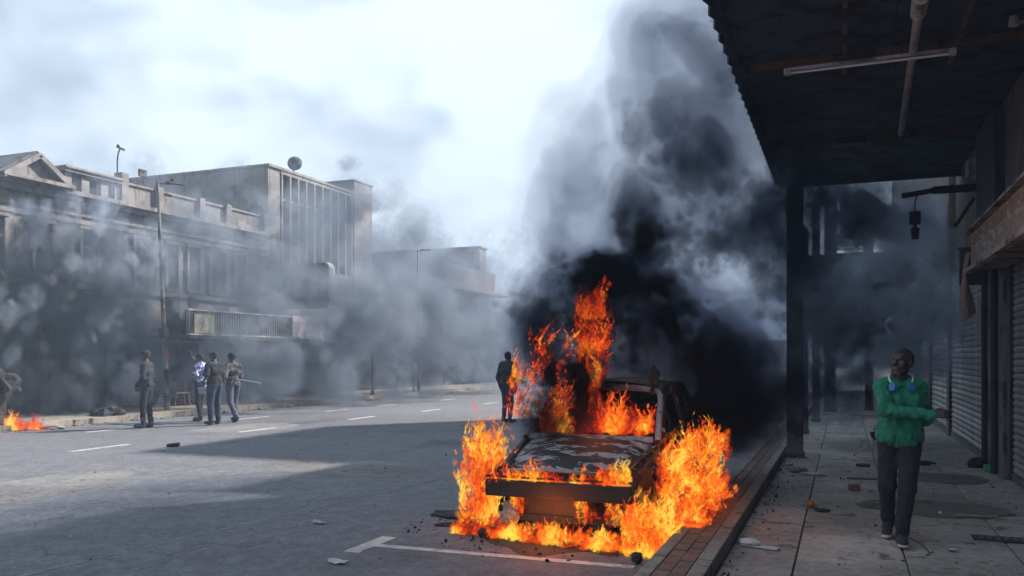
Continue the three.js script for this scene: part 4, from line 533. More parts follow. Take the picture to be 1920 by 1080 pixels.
  burn('car_fire', 'orange and yellow flames wrapped round the burning car and its front wheels', [
    { n: 3900, at: line(-3.4, -1.42, .0, .05, -7.25, -6.95, .28), len: .15, w: 0.019, heat: .79, cool: .45, lean: [.15, .05], k: 1, gate: .18, f: 8 },
    { n: 1950, at: line(-3.38, -3.08, .05, .8, -7.6, -7.05), len: .38, w: 0.020, heat: .76, cool: .42, lean: [.1, 0], k: 2, gate: .3, f: 6 },
    { n: 676, at: line(-3.2, -2.95, .15, .55, -7.15, -7.0), len: .3, w: 0.017, heat: .7, cool: .4, lean: [.1, 0], k: 12, gate: .3, f: 7 },
    { n: 7000, at: line(-1.55, -1.16, .0, .76, -9.2, -7.4), len: .26, w: 0.026, heat: .70, cool: .4, lean: [.28, 0], k: 3, gate: .36, f: 5, tw: 1, pf: 2.6, py: 2.6 },
    { n: 1820, at: line(-1.74, -1.36, .0, .28, -7.35, -6.8), len: .26, w: 0.022, heat: .8, cool: .35, lean: [.2, 0], k: 4, gate: .2, f: 7 },
    { n: 2210, at: line(-3.0, -1.8, .44, .54, -7.1, -7.0), len: .17, w: 0.017, heat: .74, cool: .5, lean: [.1, 0], k: 5, gate: .34, f: 8 },
    { n: 676, at: line(-2.02, -1.72, .48, .62, -7.1, -7.0), len: .17, w: 0.015, heat: .8, cool: .35, lean: [0, 0], k: 6, gate: .3, f: 9 },
    { n: 364, at: line(-2.2, -1.75, .17, .36, -7.08, -7.0), len: .2, w: 0.015, heat: .7, cool: .4, lean: [0, 0], k: 7, gate: .45, f: 8 },
    { n: 416, at: line(-2.95, -2.7, .17, .36, -7.06, -7.0), len: .2, w: 0.014, heat: .7, cool: .4, lean: [0, 0], k: 17, gate: .45, f: 8 },
    { n: 312, at: line(-1.36, -1.16, .155, .17, -7.6, -7.3), len: .14, w: 0.017, heat: .72, cool: .4, lean: [1.8, 0], k: 8, gate: .3, f: 7 },
  ], 41, .49);
  burn('cabin_fire', 'red flames inside the car and a ragged column of fire rising from the windscreen', [
    { n: 2080, at: line(-2.95, -1.82, .86, .97, -8.5, -8.12), len: .32, w: 0.025, heat: .48, cool: .34, lean: [0, 0], k: 9, gate: .25, f: 6 },
    { n: 800, at: line(-2.45, -2.35, .9, 1.5, -8.45, -8.25), len: .34, w: 0.022, heat: .54, cool: .34, lean: [.03, 0], k: 10, gate: .3, f: 5, tw: .8, py: 2.2 },
    { n: 760, at: line(-2.58, -2.32, 1.45, 1.95, -8.6, -8.3), len: .3, w: 0.026, heat: .44, cool: .3, lean: [.02, 0], k: 11, gate: .46, f: 5, py: 2.4 },
    { n: 620, at: line(-2.62, -2.36, 2.05, 2.3, -8.7, -8.4), len: .22, w: 0.027, heat: .42, cool: .3, lean: [.1, 0], k: 13, gate: .42, f: 5, py: 2 },
    { n: 620, at: line(-3.3, -2.65, 1.0, 1.5, -8.3, -7.9), len: .24, w: 0.025, heat: .36, cool: .26, lean: [.35, 0], k: 14, gate: .52, f: 5, py: 2.4 },
    { n: 312, at: line(-3.2, -2.6, 1.4, 1.8, -8.3, -8.1), len: .3, w: 0.025, heat: .34, cool: .25, lean: [.35, 0], k: 15, gate: .5, f: 5 },
  ], 42, .49);
  burn('roadside_fire', 'small yellow fire burning at the left kerb beside the charred heap', [
    { n: 1092, at: line(-17.95, -17.0, .0, .1, -13.35, -12.9, -.2), len: .34, w: 0.039, heat: .86, cool: .45, lean: [.25, 0], k: 20, gate: .2, f: 4 },
    { n: 104, at: line(-16.95, -16.7, 0, .04, -13.5, -13.3), len: .14, w: 0.028, heat: .8, cool: .4, lean: [.4, 0], k: 21, gate: .2, f: 5 },
  ], 43, .49);
  for (const [x, y, z, I, r] of [[-2.4, .3, -6.85, 2.2, 14], [-1.4, .7, -7.8, 3.2, 16], [-2.4, 1.1, -8.3, 2.2, 12], [-3.22, .6, -7.3, 1.4, 10], [-17.5, .25, -13.1, 1.2, 10]]) { const l = new THREE.PointLight(0xff7a22, I * .3); l.name = 'fire_light'; l.position.set(x, y, z); l.castShadow = true; l.shadow.radius = r; scene.add(l); }
}
// ---------- people: bodies meshed from smooth-blended limb fields ----------
const smin = (a, b, k) => { const h = Math.max(k - Math.abs(a - b), 0) / k; return Math.min(a, b) - h * h * k * .25; };
const cap = (a, b, ra, rb = ra) => { const dx = b[0] - a[0], dy = b[1] - a[1], dz = b[2] - a[2], L = dx * dx + dy * dy + dz * dz || 1e-9; return (x, y, z) => { const px = x - a[0], py = y - a[1], pz = z - a[2], t = Math.max(0, Math.min(1, (px * dx + py * dy + pz * dz) / L)); return Math.hypot(px - dx * t, py - dy * t, pz - dz * t) - (ra + (rb - ra) * t); }; };
const ell = (c, r) => { const m = Math.min(...r); return (x, y, z) => { const k = Math.hypot((x - c[0]) / r[0], (y - c[1]) / r[1], (z - c[2]) / r[2]); return (k - 1) * m; }; };
const blend = (l, k) => (x, y, z) => { let d = 9; for (const f of l) d = smin(d, f(x, y, z), k); return d; };
const mix3 = (a, b, t) => a.map((v, i) => lerp(v, b[i], t));
const bounds = (pts, r) => [[0, 1, 2].map((k) => Math.min(...pts.map((p) => p[k])) - r), [0, 1, 2].map((k) => Math.max(...pts.map((p) => p[k])) + r)];

function handField(wrist, dir, palmN, curl, point = 0) { // palm, four fingers, thumb
  const D = V(...dir).normalize(), N = V(...palmN), S = D.clone().cross(N).normalize(); N.copy(S).cross(D).normalize(); const W = V(...wrist);
  const P = (d, s, n) => W.clone().addScaledVector(D, d).addScaledVector(S, s).addScaledVector(N, n).toArray(), l = [];
  for (const s of [-.028, -.009, .010, .028]) l.push(cap(P(.01, s * .75, 0), P(.085, s, 0), .015, .0125));
  const len = [.062, .074, .078, .068]; [-.03, -.0105, .0095, .029].forEach((s, i) => { let p = [.09, s, 0], a = .12; const c = i === 3 && point ? .12 : curl; for (let k = 0; k < 3; k++) { a += c * (k ? 1 : .7); const L = len[i] * [.45, .32, .25][k], q = [p[0] + Math.cos(a) * L, p[1] + s * .04, p[2] + Math.sin(a) * L]; l.push(cap(P(...p), P(...q), .0092 - k * .0008, .0085 - k * .0008)); p = q; } });
  l.push(cap(P(.02, .028, .004), P(.055, .052, .016), .0135, .011), cap(P(.055, .052, .016), P(.088, .056, .028), .0105, .0085));
  return { f: blend(l, .008), box: bounds([P(0, -.05, -.03), P(.18, .07, .1), P(0, .07, -.03), P(.18, -.05, .1)], .02) };
}
function headParts(scale = 1) {
  const s = (v) => v.map((t) => t * scale), r = (v) => v * scale;
  const l = [ell(s([0, .035, -.012]), s([.077, .092, .096])), ell(s([0, -.03, .022]), s([.061, .088, .068])), cap(s([-.018, -.1, .058]), s([.018, -.1, .058]), r(.022)), cap(s([-.034, .028, .078]), s([.034, .028, .078]), r(.013)), cap(s([-.046, -.012, .056]), s([-.04, -.03, .055]), r(.021)), cap(s([.046, -.012, .056]), s([.04, -.03, .055]), r(.021)), cap(s([-.056, -.06, 0]), s([-.03, -.098, .04]), r(.02)), cap(s([.056, -.06, 0]), s([.03, -.098, .04]), r(.02))];
  const base = blend(l, .03), fine = [cap(s([0, .016, .088]), s([0, -.026, .106]), r(.0095), r(.015)), cap(s([-.016, -.03, .092]), s([.016, -.03, .092]), r(.0115)), cap(s([-.02, -.058, .082]), s([.02, -.058, .082]), r(.0105)), cap(s([-.017, -.073, .080]), s([.017, -.073, .080]), r(.0115))];
  const ears = [-1, 1].map((q) => ell(s([q * .078, -.004, -.006]), s([.011, .032, .021])));
  return (x, y, z) => { let d = base(x, y, z); for (const f of fine) d = smin(d, f(x, y, z), .012); for (const q of [-1, 1]) d = -smin(-d, Math.hypot(x - q * r(.031), y - r(.006), z - r(.098)) - r(.0165), .012); d = Math.max(d, -(cap(s([-.022, -.0655, .096]), s([.022, -.0655, .096]), r(.0035))(x, y, z))); for (const f of ears) d = smin(d, f(x, y, z), .01); return d; };
}
function person(o) {
  const J = o.j, fine = o.fine ?? 1, H = .011 * fine, k = o.build ?? 1;
  const lr = (n, i) => J[n][i], pelvis = J.pelvis, chest = J.chest, neck = J.neck, headC = J.head;
  const torsoL = (g) => [cap(mix3(J.sh[0], neck, .25), mix3(J.sh[1], neck, .25), .068 * k + g, .068 * k + g), cap([chest[0] - .07, chest[1], chest[2]], [chest[0] + .07, chest[1], chest[2]], .105 * k + g), cap([chest[0] - .055, chest[1] - .02, chest[2] + .02], mix3(chest, pelvis, .55), .1 * k + g, .098 * k + g), cap([pelvis[0] - .05, pelvis[1] + .1, pelvis[2]], [pelvis[0] + .05, pelvis[1] + .1, pelvis[2]], .098 * k * (o.belly ?? 1) + g), cap([pelvis[0] - .06, pelvis[1], pelvis[2]], [pelvis[0] + .06, pelvis[1], pelvis[2]], .105 * k + g)];
  const armL = (i, g, t = 1) => { const S = J.sh[i], E = J.el[i], Wr = J.wr[i], l = [cap(S, E, .052 * k + g, .042 * k + g)]; if (t >= 1) l.push(cap(E, Wr, .042 * k + g, .029 + g * .8)); else if (t > .5) l.push(cap(E, mix3(E, Wr, (t - .5) * 2), .043 * k + g, .038 + g)); else { l[0] = cap(S, mix3(S, E, t * 2), .054 * k + g, .05 * k + g * 1.5); } return l; };
  const legL = (i, g) => [cap(J.hip[i], J.kn[i], .083 * k + g, .054 * k + g), cap(J.kn[i], J.an[i], .053 * k + g, .036 + g * 1.25)];
  const footL = (i, g) => { const A = J.an[i], t = J.toe[i], m = mix3(A, t, .45); return [cap([A[0], A[1] - .035, A[2]], [m[0], A[1] - .05, m[2]], .034 + g, .034 + g), cap([m[0], t[1] + .0, m[2]], t, .032 + g, .03 + g), cap([A[0], A[1] + .05, A[2]], [A[0], A[1] - .03, A[2]], .034 + g, .036 + g)]; };
  // body
  const headUp = V(...headC).sub(V(...neck)); const skinL = [...torsoL(-.012), ...armL(0, -.006), ...armL(1, -.006), ...legL(0, -.012), ...legL(1, -.012), ...footL(0, -.01), ...footL(1, -.01), cap([neck[0], neck[1] - .05, neck[2]], mix3(neck, headC, .75), .056, .05)];
  const all = [pelvis, chest, neck, headC, ...J.sh, ...J.el, ...J.wr, ...J.hip, ...J.kn, ...J.an, ...J.toe], bb = bounds(all, .16);
  const geos = [surface(blend(skinL, .03), bb[0], bb[1], H * 1.6)];
  const hq = new THREE.Quaternion().setFromEuler(new THREE.Euler(o.headPitch ?? 0, o.headYaw ?? 0, o.headRoll ?? 0, 'YXZ'));
  const put = (g) => g.applyQuaternion(hq).translate(...headC);
  geos.push(put(surface(headParts(), [-.11, -.14, -.13], [.11, .15, .14], .0046 * Math.min(2.4, fine))));
  J.hand.forEach((hd, i) => { if (!hd) return; const hf = handField(J.wr[i], hd.dir, hd.n, hd.curl ?? .45, hd.point); geos.push(surface(hf.f, hf.box[0], hf.box[1], .0045 * Math.min(2, fine))); });
  const body = fin(new THREE.Mesh(metreUV(mergeGeometries(geos.map(plain))), M(o.skin ?? [.06, .036, .026], null, { roughness: .55 }))); body.name = numbered('person'); tag(body, o.label, 'person', null); scene.add(body);
  body.position.set(...o.at); body.rotation.y = o.yaw ?? 0; body.scale.setScalar(o.scale ?? 1);
  const child = (n, g, m, l) => { const c = fin(new THREE.Mesh(g.attributes.uv ? g : metreUV(g), m)); c.name = n; if (l) c.userData.label = l; body.add(c); return c; };
  const fold = (x, y, z, a, f = 11) => a * fbm3(x * f, y * f * .7, z * f + (o.seed ?? 0), 3) * 1.5;
  // top
  const t = o.top; { const g = t.g ?? .014, l = [...torsoL(g), ...armL(0, g, t.sleeve ?? 1), ...armL(1, g, t.sleeve ?? 1)], bf = blend(l, .035), hem = t.hem; if (t.hood) l.push(cap([neck[0], neck[1], neck[2] - .02], [neck[0], neck[1] + .03, neck[2]], .075));
    const f = (x, y, z) => Math.max(bf(x, y, z) - fold(x, y, z, o.eyes ? .017 : .010, o.eyes ? 8 : 11) - (t.loose ?? 0) * sst(chest[1], hem + .05, y), hem - y + .006 * Math.sin(x * 30), Math.hypot(x - neck[0], (y - neck[1] - .045) * .9, z - neck[2] - .012) < .058 ? .01 : -1);
    child(t.name, surface(f, [bb[0][0], hem - .03, bb[0][2]], bb[1], H), t.mat); }
  if (o.vest) { const bf = blend(torsoL(.03), .03); const f = (x, y, z) => Math.max(bf(x, y, z) - fold(x, y, z, .006, 8), o.vest.y0 - y, y - o.vest.y1, Math.abs(x - chest[0]) - .2); child('vest', surface(f, [bb[0][0], o.vest.y0 - .05, bb[0][2]], [bb[1][0], o.vest.y1 + .05, bb[1][2]], H * 1.2), o.vest.mat); }
  // trousers
  { const tr = o.trousers, g = tr.g ?? .012, bf = blend([...torsoL(g - .006).slice(3), ...legL(0, g), ...legL(1, g)], .035); const top = pelvis[1] + .13; const f = (x, y, z) => Math.max(bf(x, y, z) - fold(x, y, z, .009, 9) - .006 * Math.sin(y * 42 + 6 * fbm3(x * 5, y * 3, z * 5, 2)) * sst(.45, .15, y), y - top); child('trousers', surface(f, [bb[0][0], .02, bb[0][2]], [bb[1][0], top + .03, bb[1][2]], H), tr.mat); }
  for (const i of [0, 1]) { const sh = o.shoes, up = blend(footL(i, sh.g ?? .012), .02), b2 = bounds([J.an[i], J.toe[i]], .1), sole = Math.min(J.an[i][1], J.toe[i][1]) - .045; const c = child(sh.name ?? 'shoe', surface((x, y, z) => Math.max(up(x, y, z), y - J.an[i][1] - (sh.high ?? .02)), [b2[0][0], b2[0][1], b2[0][2]], [b2[1][0], b2[1][1] + (sh.high ?? 0), b2[1][2]], H * .9), sh.mat);
    if (sh.sole) { const A = J.an[i], tt = J.toe[i]; const sf = blend([cap([A[0], A[1] - .07, A[2] - .02], [tt[0], tt[1] - .022, tt[2]], .042, .042)], .01); const s = fin(new THREE.Mesh(metreUV(surface((x, y, z) => { const u = Math.max(0, Math.min(1, Math.hypot(x - A[0], z - A[2]) / (Math.hypot(tt[0] - A[0], tt[2] - A[2]) || 1))), lev = lerp(A[1] - .068, tt[1] - .018, u); return Math.max(sf(x, y, z), y - lev - .012, lev - .016 - y); }, b2[0], b2[1], H * .7)), sh.sole)); s.name = 'sole'; c.add(s); } }
  // hair, headwear, eyes
  if (o.hair) { const hp = headParts(), f = (x, y, z) => { const d = hp(x, y, z) - o.hair.t; const line = y - (.045 + .6 * Math.max(0, z - .03) - (z < 0 ? .11 * sst(.02, -.08, z) : 0)); return Math.max(d + .0025 * fbm3(x * 90, y * 90, z * 90, 2), -line); }; child('hair', put(surface(f, [-.13, -.1, -.14], [.13, .17, .14], .006 * Math.min(2, fine))), M([.012, .011, .011], 'cloth', { roughness: .95 })); }
  if (o.cap) { const hp = ell([0, .05, -.01], [.093, .085, .108]), f = (x, y, z) => Math.max(hp(x, y, z), .035 - y); const c = child('cap', put(surface(f, [-.13, .02, -.14], [.13, .16, .13], .008)), o.cap); const br = new THREE.CylinderGeometry(.078, .078, .012, 18, 1, false, -1.25, 2.5).scale(1, 1, 1.25).rotateX(.14).translate(0, .045, .06); const b = fin(new THREE.Mesh(metreUV(put(br)), o.cap)); b.name = 'peak'; c.add(b); }
  if (o.helmet) child('helmet', put(new THREE.SphereGeometry(.118, 20, 14, 0, 6.2832, 0, 1.9).scale(1, 1, 1.08).translate(0, .045, -.01)), o.helmet);
  if (o.eyes) for (const q of [-1, 1]) { const e = child('eye', put(new THREE.SphereGeometry(.0115, 12, 10).translate(q * .031, .005, .0735)), M([.16, .145, .13], null, { roughness: .3 })); const ir = fin(new THREE.Mesh(put(new THREE.SphereGeometry(.0068, 10, 8).translate(q * .031 - .002, .005, .0815)), M([.01, .008, .007], null, { roughness: .2 }))); ir.name = 'iris'; e.add(ir); }
  return { body, child, put };
}
{
  const cl = (c, o) => M(c, 'cloth', { roughness: .95, ...o });
  // man in green walking on the right pavement
  const man = person({ label: 'person in green sweatshirt and dark jeans walking on the right pavement, arm across chest', at: [.46, .034, -7.95], yaw: 0, scale: .985, headYaw: -.62, headPitch: -.2, headRoll: -.08, eyes: true, skin: [.028, .018, .015], seed: 2,
    j: { pelvis: [.0, .95, 0], chest: [.01, 1.25, .0], neck: [.015, 1.44, .0], head: [.02, 1.59, .03], sh: [[-.145, 1.375, .0], [.16, 1.365, -.02]], el: [[-.125, 1.185, .2], [.205, 1.1, -.13]], wr: [[.235, 1.16, .25], [-.1, .96, -.17]], hand: [{ dir: [1, .05, .05], n: [0, -.5, -.8], curl: .55, point: 1 }, { dir: [-1, -.35, .15], n: [0, .2, 1], curl: .5 }],
      hip: [[-.085, .91, 0], [.085, .91, .01]], kn: [[-.1, .5, -.0], [.055, .5, .11]], an: [[-.08, .155, -.26], [.005, .095, .13]], toe: [[-.10, .052, -.12], [.015, .058, .29]] },
    top: { name: 'sweatshirt', mat: cl([.013, .23, .135]), hem: .85, g: .013, loose: .022 }, trousers: { mat: cl([.014, .018, .03]), g: .016 }, shoes: { mat: cl([.03, .03, .034]), sole: M([.62, .6, .58], 'cloth', { roughness: .7 }) }, hair: { t: .0022 } });
  { const hp = thing('headphones', 'white and blue headphones resting round the neck of the person in green', 'headphones', [.46, .034, -7.95]); hp.scale.setScalar(.985); const band = new B(); band.tube([[-.06, 1.40, .10], [-.085, 1.45, .05], [-.07, 1.49, -.04], [.01, 1.505, -.075], [.09, 1.49, -.04], [.105, 1.45, .05], [.085, 1.40, .095]], .0085, 36, 8); band.build('band', M([.5, .52, .55], null, { roughness: .4 }), hp);
    for (const s of [-1, 1]) { const c = new B().add(new THREE.CylinderGeometry(.034, .034, .028, 20).rotateX(Math.PI / 2).rotateY(s * .35).scale(.8, 1.15, 1).translate(.012 + s * .075, 1.385, .115)).build('ear_cup', M([.03, .15, .40], null, { roughness: .4 }), hp); new B().add(new THREE.TorusGeometry(.028, .009, 8, 20).rotateY(s * .35).scale(.8, 1.15, 1).translate(.012 + s * .075, 1.385, .102)).build('ear_pad', M([.02, .02, .025], null), c); } }
  const navy = cl([.010, .013, .026]), navyLt = cl([.013, .017, .034]), black = cl([.007, .007, .008]), boots = M([.014, .014, .015], null, { roughness: .5 }), jeans = cl([.022, .034, .075]), greyb = cl([.07, .085, .12]);
  const stand = (o = {}) => ({ pelvis: [0, .97, 0], chest: [0, 1.28, .01], neck: [0, 1.48, .0], head: [0, 1.63, .03], sh: [[-.19, 1.41, 0], [.19, 1.41, 0]], el: [[-.24, 1.13, -.04], [.24, 1.13, -.04]], wr: [[-.2, .93, .1], [.2, .93, .1]], hand: [{ dir: [.2, -1, .2], n: [1, 0, 0] }, { dir: [-.2, -1, .2], n: [-1, 0, 0] }], hip: [[-.09, .93, 0], [.09, .93, 0]], kn: [[-.1, .51, .03], [.1, .51, .03]], an: [[-.11, .1, -.02], [.11, .1, -.02]], toe: [[-.13, .06, .15], [.13, .06, .15]], ...o });
  person({ label: 'person in dark navy uniform and peaked cap standing alone facing left', at: [-15.05, 0, -14.72], yaw: -1.15, scale: 1.03, fine: 1.7, seed: 5, headPitch: .04,
    j: stand({ wr: [[-.1, .95, .2], [.08, .97, .2]], el: [[-.25, 1.14, -.02], [.25, 1.14, -.02]], an: [[-.12, .1, -.05], [.1, .1, .04]], kn: [[-.11, .51, .01], [.1, .51, .05]], toe: [[-.14, .06, .12], [.12, .06, .21]] }),
    top: { name: 'uniform_shirt', mat: navyLt, hem: .93, sleeve: 1, g: .014 }, trousers: { mat: navy, g: .018 }, shoes: { name: 'boot', mat: boots, high: .14 }, cap: navy });
  { const m = box(-.2, .2, .93, 1.0, -.16, .15, .03).build('duty_belt', black, null); m.position.set(-15.05, .02, -14.72); m.rotation.y = -1.15; m.scale.setScalar(.86); tag(m, 'black duty belt round the waist of the person in the peaked cap standing alone', 'belt'); m.scale.set(.9, 1.03, .86); }
  person({ label: 'person in a blue and white patterned shirt holding up a phone to film the fire', at: [-15.35, 0, -16.8], yaw: -1.45, scale: 1.0, fine: 1.8, seed: 6, headPitch: -.15,
    j: stand({ chest: [0, 1.27, -.01], sh: [[-.17, 1.42, .03], [.19, 1.4, -.02]], el: [[-.26, 1.5, .28], [.26, 1.12, .0]], wr: [[-.2, 1.70, .45], [.24, .92, .16]], hand: [{ dir: [.1, 1, .1], n: [1, 0, .2], curl: .6 }, { dir: [0, -.9, .3], n: [-1, 0, 0] }], head: [0, 1.62, .05], an: [[-.13, .1, .1], [.1, .1, -.06]], toe: [[-.15, .06, .28], [.13, .06, .11]], kn: [[-.11, .51, .1], [.1, .51, .02]] }), belly: 1.22,
    top: { name: 'shirt', mat: new THREE.MeshStandardMaterial({ roughness: .9, map: tex(256, .36, (u, v) => { const a = fb(vn2, u, v, 6, 3), b = fb(vn, u, v, 9, 2); return a > .52 ? [.13, .18, .40] : b > .56 ? [.36, .44, .62] : [.66, .69, .74]; }) }), hem: .84, sleeve: .34, g: .022 }, trousers: { mat: black, g: .012 }, shoes: { mat: boots }, hair: { t: .004 } });
  { const p = box(-.04, .04, -.08, .08, -.006, .006, .004).build('phone', M([.02, .02, .022], null, { roughness: .3 })); p.position.set(-15.78, 1.84, -16.50); p.rotation.set(.1, .2, .15); tag(p, 'small dark phone held up in the raised hand of the person in the patterned shirt', 'phone'); }
  person({ label: 'person in navy cap and black vest in the middle of the group of three', at: [-14.2, 0, -16.0], yaw: -1.75, scale: 1.02, fine: 1.8, seed: 7, build: 1.08,
    j: stand({ el: [[-.26, 1.13, .02], [.27, 1.12, -.03]], wr: [[-.13, 1.08, .24], [.16, 1.05, .22]], an: [[-.12, .1, .02], [.12, .1, -.03]] }), top: { name: 'uniform_shirt', mat: navyLt, hem: .95, sleeve: .36, g: .014 }, vest: { y0: .98, y1: 1.42, mat: black }, trousers: { mat: jeans, g: .02 }, shoes: { name: 'boot', mat: boots, high: .12 }, cap: navy });
  person({ label: 'person in camouflage top and helmet striding at the right of the group of three', at: [-14.5, 0, -17.0], yaw: -1.9, scale: 1.0, fine: 1.8, seed: 8, build: 1.03,
    j: stand({ el: [[-.25, 1.15, .06], [.27, 1.15, -.08]], wr: [[-.1, 1.1, .27], [.2, 1.1, .17]], kn: [[-.1, .52, .08], [.12, .52, -.08]], an: [[-.1, .1, .06], [.14, .13, -.42]], toe: [[-.12, .06, .24], [.16, .05, -.28]] }), top: { name: 'camouflage_top', mat: new THREE.MeshStandardMaterial({ roughness: .95, map: tex(256, .6, (u, v) => { const a = fb(vn2, u, v, 7, 3), b = fb(vn, u, v, 6, 2); return a > .55 ? [.32, .30, .28] : b > .5 ? [.16, .18, .24] : [.09, .10, .15]; }) }), hem: .93, sleeve: .5, g: .016 }, trousers: { mat: greyb, g: .02 }, shoes: { name: 'boot', mat: boots, high: .14 }, helmet: navy });
  { const m = new B().bar([0, 0, 0], [.95, -.16, -.35], .022, .022, 8).build('pale_baton', M([.22, .25, .32], null, { roughness: .5 })); m.position.set(-14.75, 1.15, -16.85); tag(m, 'pale baton held level and pointing right behind the person in the helmet', 'baton'); }
  { const m = box(-.13, .13, -.09, .09, -.005, .005).build('paper_sheet', M([.42, .44, .48], 'cloth')); m.position.set(-15.12, .80, -16.62); m.rotation.set(.3, .2, -.1); tag(m, 'grey folded paper held low by the person in the patterned shirt', 'paper'); }
  person({ label: 'person in a dark jacket seen from behind beyond the burning car', at: [-7.85, 0, -19.3], yaw: 2.75, scale: 1.02, fine: 1.8, seed: 9, headYaw: .3, j: stand({ el: [[-.26, 1.12, -.03], [.26, 1.12, -.03]], wr: [[-.25, .85, .03], [.24, .85, .03]] }), build: 1.06, top: { name: 'jacket', mat: cl([.02, .024, .03]), hem: .82, g: .03 }, trousers: { mat: jeans }, shoes: { mat: boots }, hair: { t: .006 } });
}
// ---------- debris ----------
{
  const R = rng(77), one = (name, label, cat, g, m, pos, rot = [0, 0, 0], group) => { const o = fin(new THREE.Mesh(g.attributes.uv ? g : metreUV(g), m)); o.name = numbered(name); o.position.set(...pos); o.rotation.set(...rot); tag(o, label, cat, group); scene.add(o); return o; };
  const dark = M([.014, .014, .015], 'brick'), pale = M([.55, .55, .54], 'cloth', { side: THREE.DoubleSide }), crumple = (w, h, seed, a = .03) => { const g = new THREE.PlaneGeometry(w, h, 6, 6).rotateX(-Math.PI / 2), p = g.attributes.position; for (let i = 0; i < p.count; i++) p.setXYZ(i, p.getX(i) * (1 + .2 * n3(i, seed, 0)), a * (.6 + fbm3(p.getX(i) * 9 + seed, 0, p.getZ(i) * 9, 3)), p.getZ(i)); g.computeVertexNormals(); return g; };
  one('brick', 'single red brown brick lying on the pavement left of the person in green', 'brick', box(-.06, .06, 0, .075, -.055, .055, .008).geo(), mat.bricks[0], [.13, .034, -10.85], [0, .3, 0]);
  one('brick', 'small dark brick further up the pavement near the middle slabs', 'brick', box(-.09, .09, 0, .04, -.05, .05, .008).geo(), M([.12, .07, .055], 'brick'), [.28, .034, -13.3], [0, -.2, 0]);
  one('orange', 'small orange fruit lying on the pavement near the kerb', 'fruit', lump(.042, 3, [1, .95, 1], 3, .05), M([.62, .24, .03], 'brick', { roughness: .6 }), [-.32, .07, -9.47]);
  one('dark_rag', 'small dark rag beside the orange on the pavement', 'rag', crumple(.16, .12, 5), dark, [-.2, .035, -9.25]);
  { const s = thing('white_slipper', 'white crumpled slipper lying on the near pavement by the kerb', 'slipper', [-.66, .034, -7.3]); s.rotation.y = -.25; new B().add(lump(.06, 4, [1.5, .6, .9], 2, .18).translate(-.08, .035, 0)).build('toe_cap', M([.62, .63, .64], 'cloth'), s); box(-.15, .17, 0, .018, -.045, .045, .008).build('sole', M([.58, .59, .6], 'cloth'), s); }
  one('pink_rag', 'crumpled pinkish rag on the pavement beside the kerb', 'rag', lump(.1, 6, [1.4, .5, 1], 2, .5), M([.34, .24, .21], 'cloth'), [-.6, .06, -12.3]);
  one('paper_scrap', 'flat pale paper scrap beside the pinkish rag', 'paper', crumple(.3, .14, 2), pale, [-.38, .035, -12.1]);
  one('black_bottle', 'dark bottle shaped scrap lying behind the legs of the person in green', 'bottle', new B().bar([0, .035, 0], [.2, .035, .02], .035, .035, 10).bar([.2, .035, .02], [.27, .035, .03], .014).geo(), dark, [1.02, .034, -13.8]);
  one('green_box', 'small green plastic box at the foot of the wall pilasters', 'box', box(-.05, .05, 0, .1, -.05, .05, .01).geo(), M([.02, .24, .07], null, { roughness: .4 }), [1.9, .034, -13.3]);
  one('rubbish_bag', 'small black rubbish bundle at the foot of the wide roller shutter', 'rubbish bag', lump(.1, 9, [1.3, .8, 1.2], 2, .4), dark, [1.84, .1, -13.85]);
  one('wood_strip', 'thin pale strip of wood lying across the right pavement', 'wood strip', box(-.2, .2, 0, .012, -.015, .015).geo(), M([.36, .33, .29], 'cloth'), [1.25, .036, -9.55], [0, .1, 0]);
  one('wood_strip', 'dark strip lying across the slabs further up the pavement', 'wood strip', box(-.3, .3, 0, .015, -.02, .02).geo(), M([.10, .09, .085], 'cloth'), [.35, .036, -11.9], [0, .15, 0]);
  one('tissue', 'tiny white tissue on the pavement in front of the person in green', 'tissue', crumple(.06, .09, 8, .03), pale, [.84, .036, -7.75]);
  one('shoe_lace', 'thin dark cord looping beside the front shoe of the person in green', 'cord', new THREE.TubeGeometry(new THREE.CatmullRomCurve3([V(0, .1, 0), V(.1, .06, .03), V(.16, .012, .12), V(.13, .012, .25)]), 16, .005, 5), dark, [.5, .034, -7.72]);
  one('black_block', 'black block lying alone in the shadow on the road', 'debris', box(-.11, .11, 0, .07, -.06, .06, .02).geo(), dark, [-11.44, 0, -11.82], [0, .5, .1]);
  one('black_rag', 'flat black burnt rag on the road left of the burning car', 'rag', lump(.16, 12, [1.6, .16, 1], 2, .5), dark, [-3.75, .015, -7.78]);
  one('black_rag', 'thin black scrap on the road below the flat burnt rag', 'rag', lump(.1, 14, [1.8, .14, .7], 2, .5), dark, [-3.55, .012, -7.35], [0, .6, 0]);
  one('paper_scrap', 'small grey scrap on the road under the bay line', 'paper', crumple(.14, .08, 3), pale, [-3.75, .006, -5.62]);
  one('paper_scrap', 'small grey scrap on the road above the bay tee mark', 'paper', crumple(.13, .07, 7), M([.4, .4, .4], 'cloth', { side: THREE.DoubleSide }), [-4.82, .004, -6.9]);
  // charred heap at the left fire, with bent tubes
  const hp = thing('charred_heap', 'tall charred tangle of rubbish and bent metal at the left edge by the small fire', 'debris', [-18.3, 0, -13.0]);
  new B().add(lump(.55, 3, [1, 1.15, .9], 3, .5).translate(0, .55, 0)).add(lump(.35, 5, [1, 1, 1], 3, .5).translate(.25, 1.05, -.3)).add(lump(.3, 7, [1.2, .7, 1], 3, .5).translate(.5, .25, .2)).build('mound', M([.010, .010, .011], 'brick'), hp);
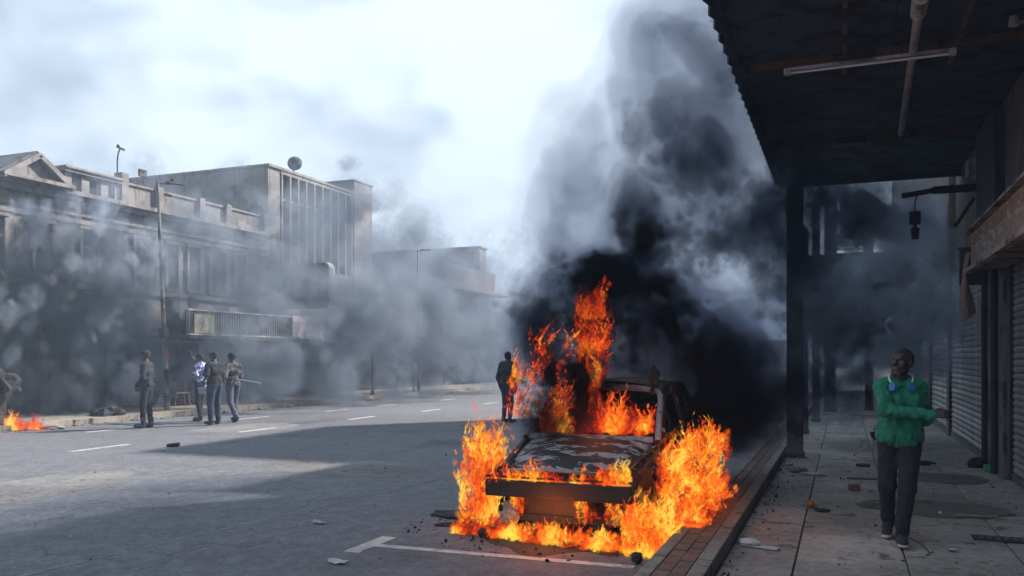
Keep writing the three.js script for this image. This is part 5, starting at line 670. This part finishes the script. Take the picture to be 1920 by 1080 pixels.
  for (let i = 0; i < 9; i++) { const a = R() * 6.28, r = .3 + .3 * R(); new B().tube([[Math.cos(a) * r, .1, Math.sin(a) * r], [Math.cos(a + .6) * .5, .6 + R() * .4, Math.sin(a + .6) * .4], [Math.cos(a + 1.4) * .35, 1.0 + R() * .4, Math.sin(a + 1.4) * .3]], .018, 12, 5).build('bent_tube', M([.03, .03, .032], 'metal'), hp); }
  one('charred_lump', 'low black heap by the kerb behind the small left fire', 'debris', lump(.4, 15, [1.1, .55, .9], 3, .45), dark, [-17.9, .14, -16.2]); 
  one('ash_heap', 'pale smouldering ash beside the small left fire', 'debris', lump(.16, 16, [2.2, .35, 1], 3, .4), M([.34, .35, .36], 'brick'), [-16.9, .03, -13.75]);
  one('white_scrap', 'white scrap on the far road in front of the verandas', 'paper', lump(.08, 17, [1.6, .7, 1], 1, .3), pale, [-17.0, .04, -22.7]);
  // uncountable crumbs
  const crumbs = (name, label, n, f, m, s0, s1) => { const im = fin(new THREE.InstancedMesh(metreUV(lump(1, 21, [1, .6, 1], 1, .4)), m, n)); im.name = name; const mx = new THREE.Matrix4(), q = new THREE.Quaternion(), e = new THREE.Euler(); for (let i = 0; i < n; i++) { const [x, y, z] = f(); const s = s0 + (s1 - s0) * R() * R() * R(); e.set(R() * 3, R() * 6, R() * 3); mx.compose(V(x, y + s * .2, z), q.setFromEuler(e), V(s * (1 + R()), s * .6, s)); im.setMatrixAt(i, mx); } tag(im, label, null, null, 'stuff'); scene.add(im); };
  const pave = () => { const z = -5 - 17 * R(); const e = R() < .5; return [e ? -.85 + .35 * R() * R() : -.85 + 2.8 * R(), .032, z]; };
  crumbs('pavement_litter', 'dark grit and crumbs scattered over the right pavement', 700, pave, dark, .003, .028);
  crumbs('pale_litter', 'pale paper crumbs scattered over the right pavement', 420, pave, pale, .003, .034);
  crumbs('road_grit', 'dark grit scattered over the road', 200, () => [-3 - 9 * R(), .0, -4.5 - 10 * R()], dark, .004, .02);
  crumbs('road_crumbs', 'pale crumbs scattered over the road', 200, () => [-1.6 - 13 * R(), .0, -4.5 - 14 * R()], pale, .003, .022);
  crumbs('fire_debris', 'charred crumbs lying round the burning car', 300, () => { const a = R() * 6.28, r = .8 + .6 * R(); return [-2.4 + r * 1.2 * Math.cos(a), 0, -7.6 + r * Math.sin(a)]; }, dark, .005, .032);
  crumbs('kerb_dirt', 'dirt and leaves along the left kerb', 500, () => [-17.2 + .5 * R() * R(), 0, -12 - 24 * R()], M([.2, .17, .14], 'brick'), .01, .06);
}
camera.far = 600;
renderer.render(scene, camera);
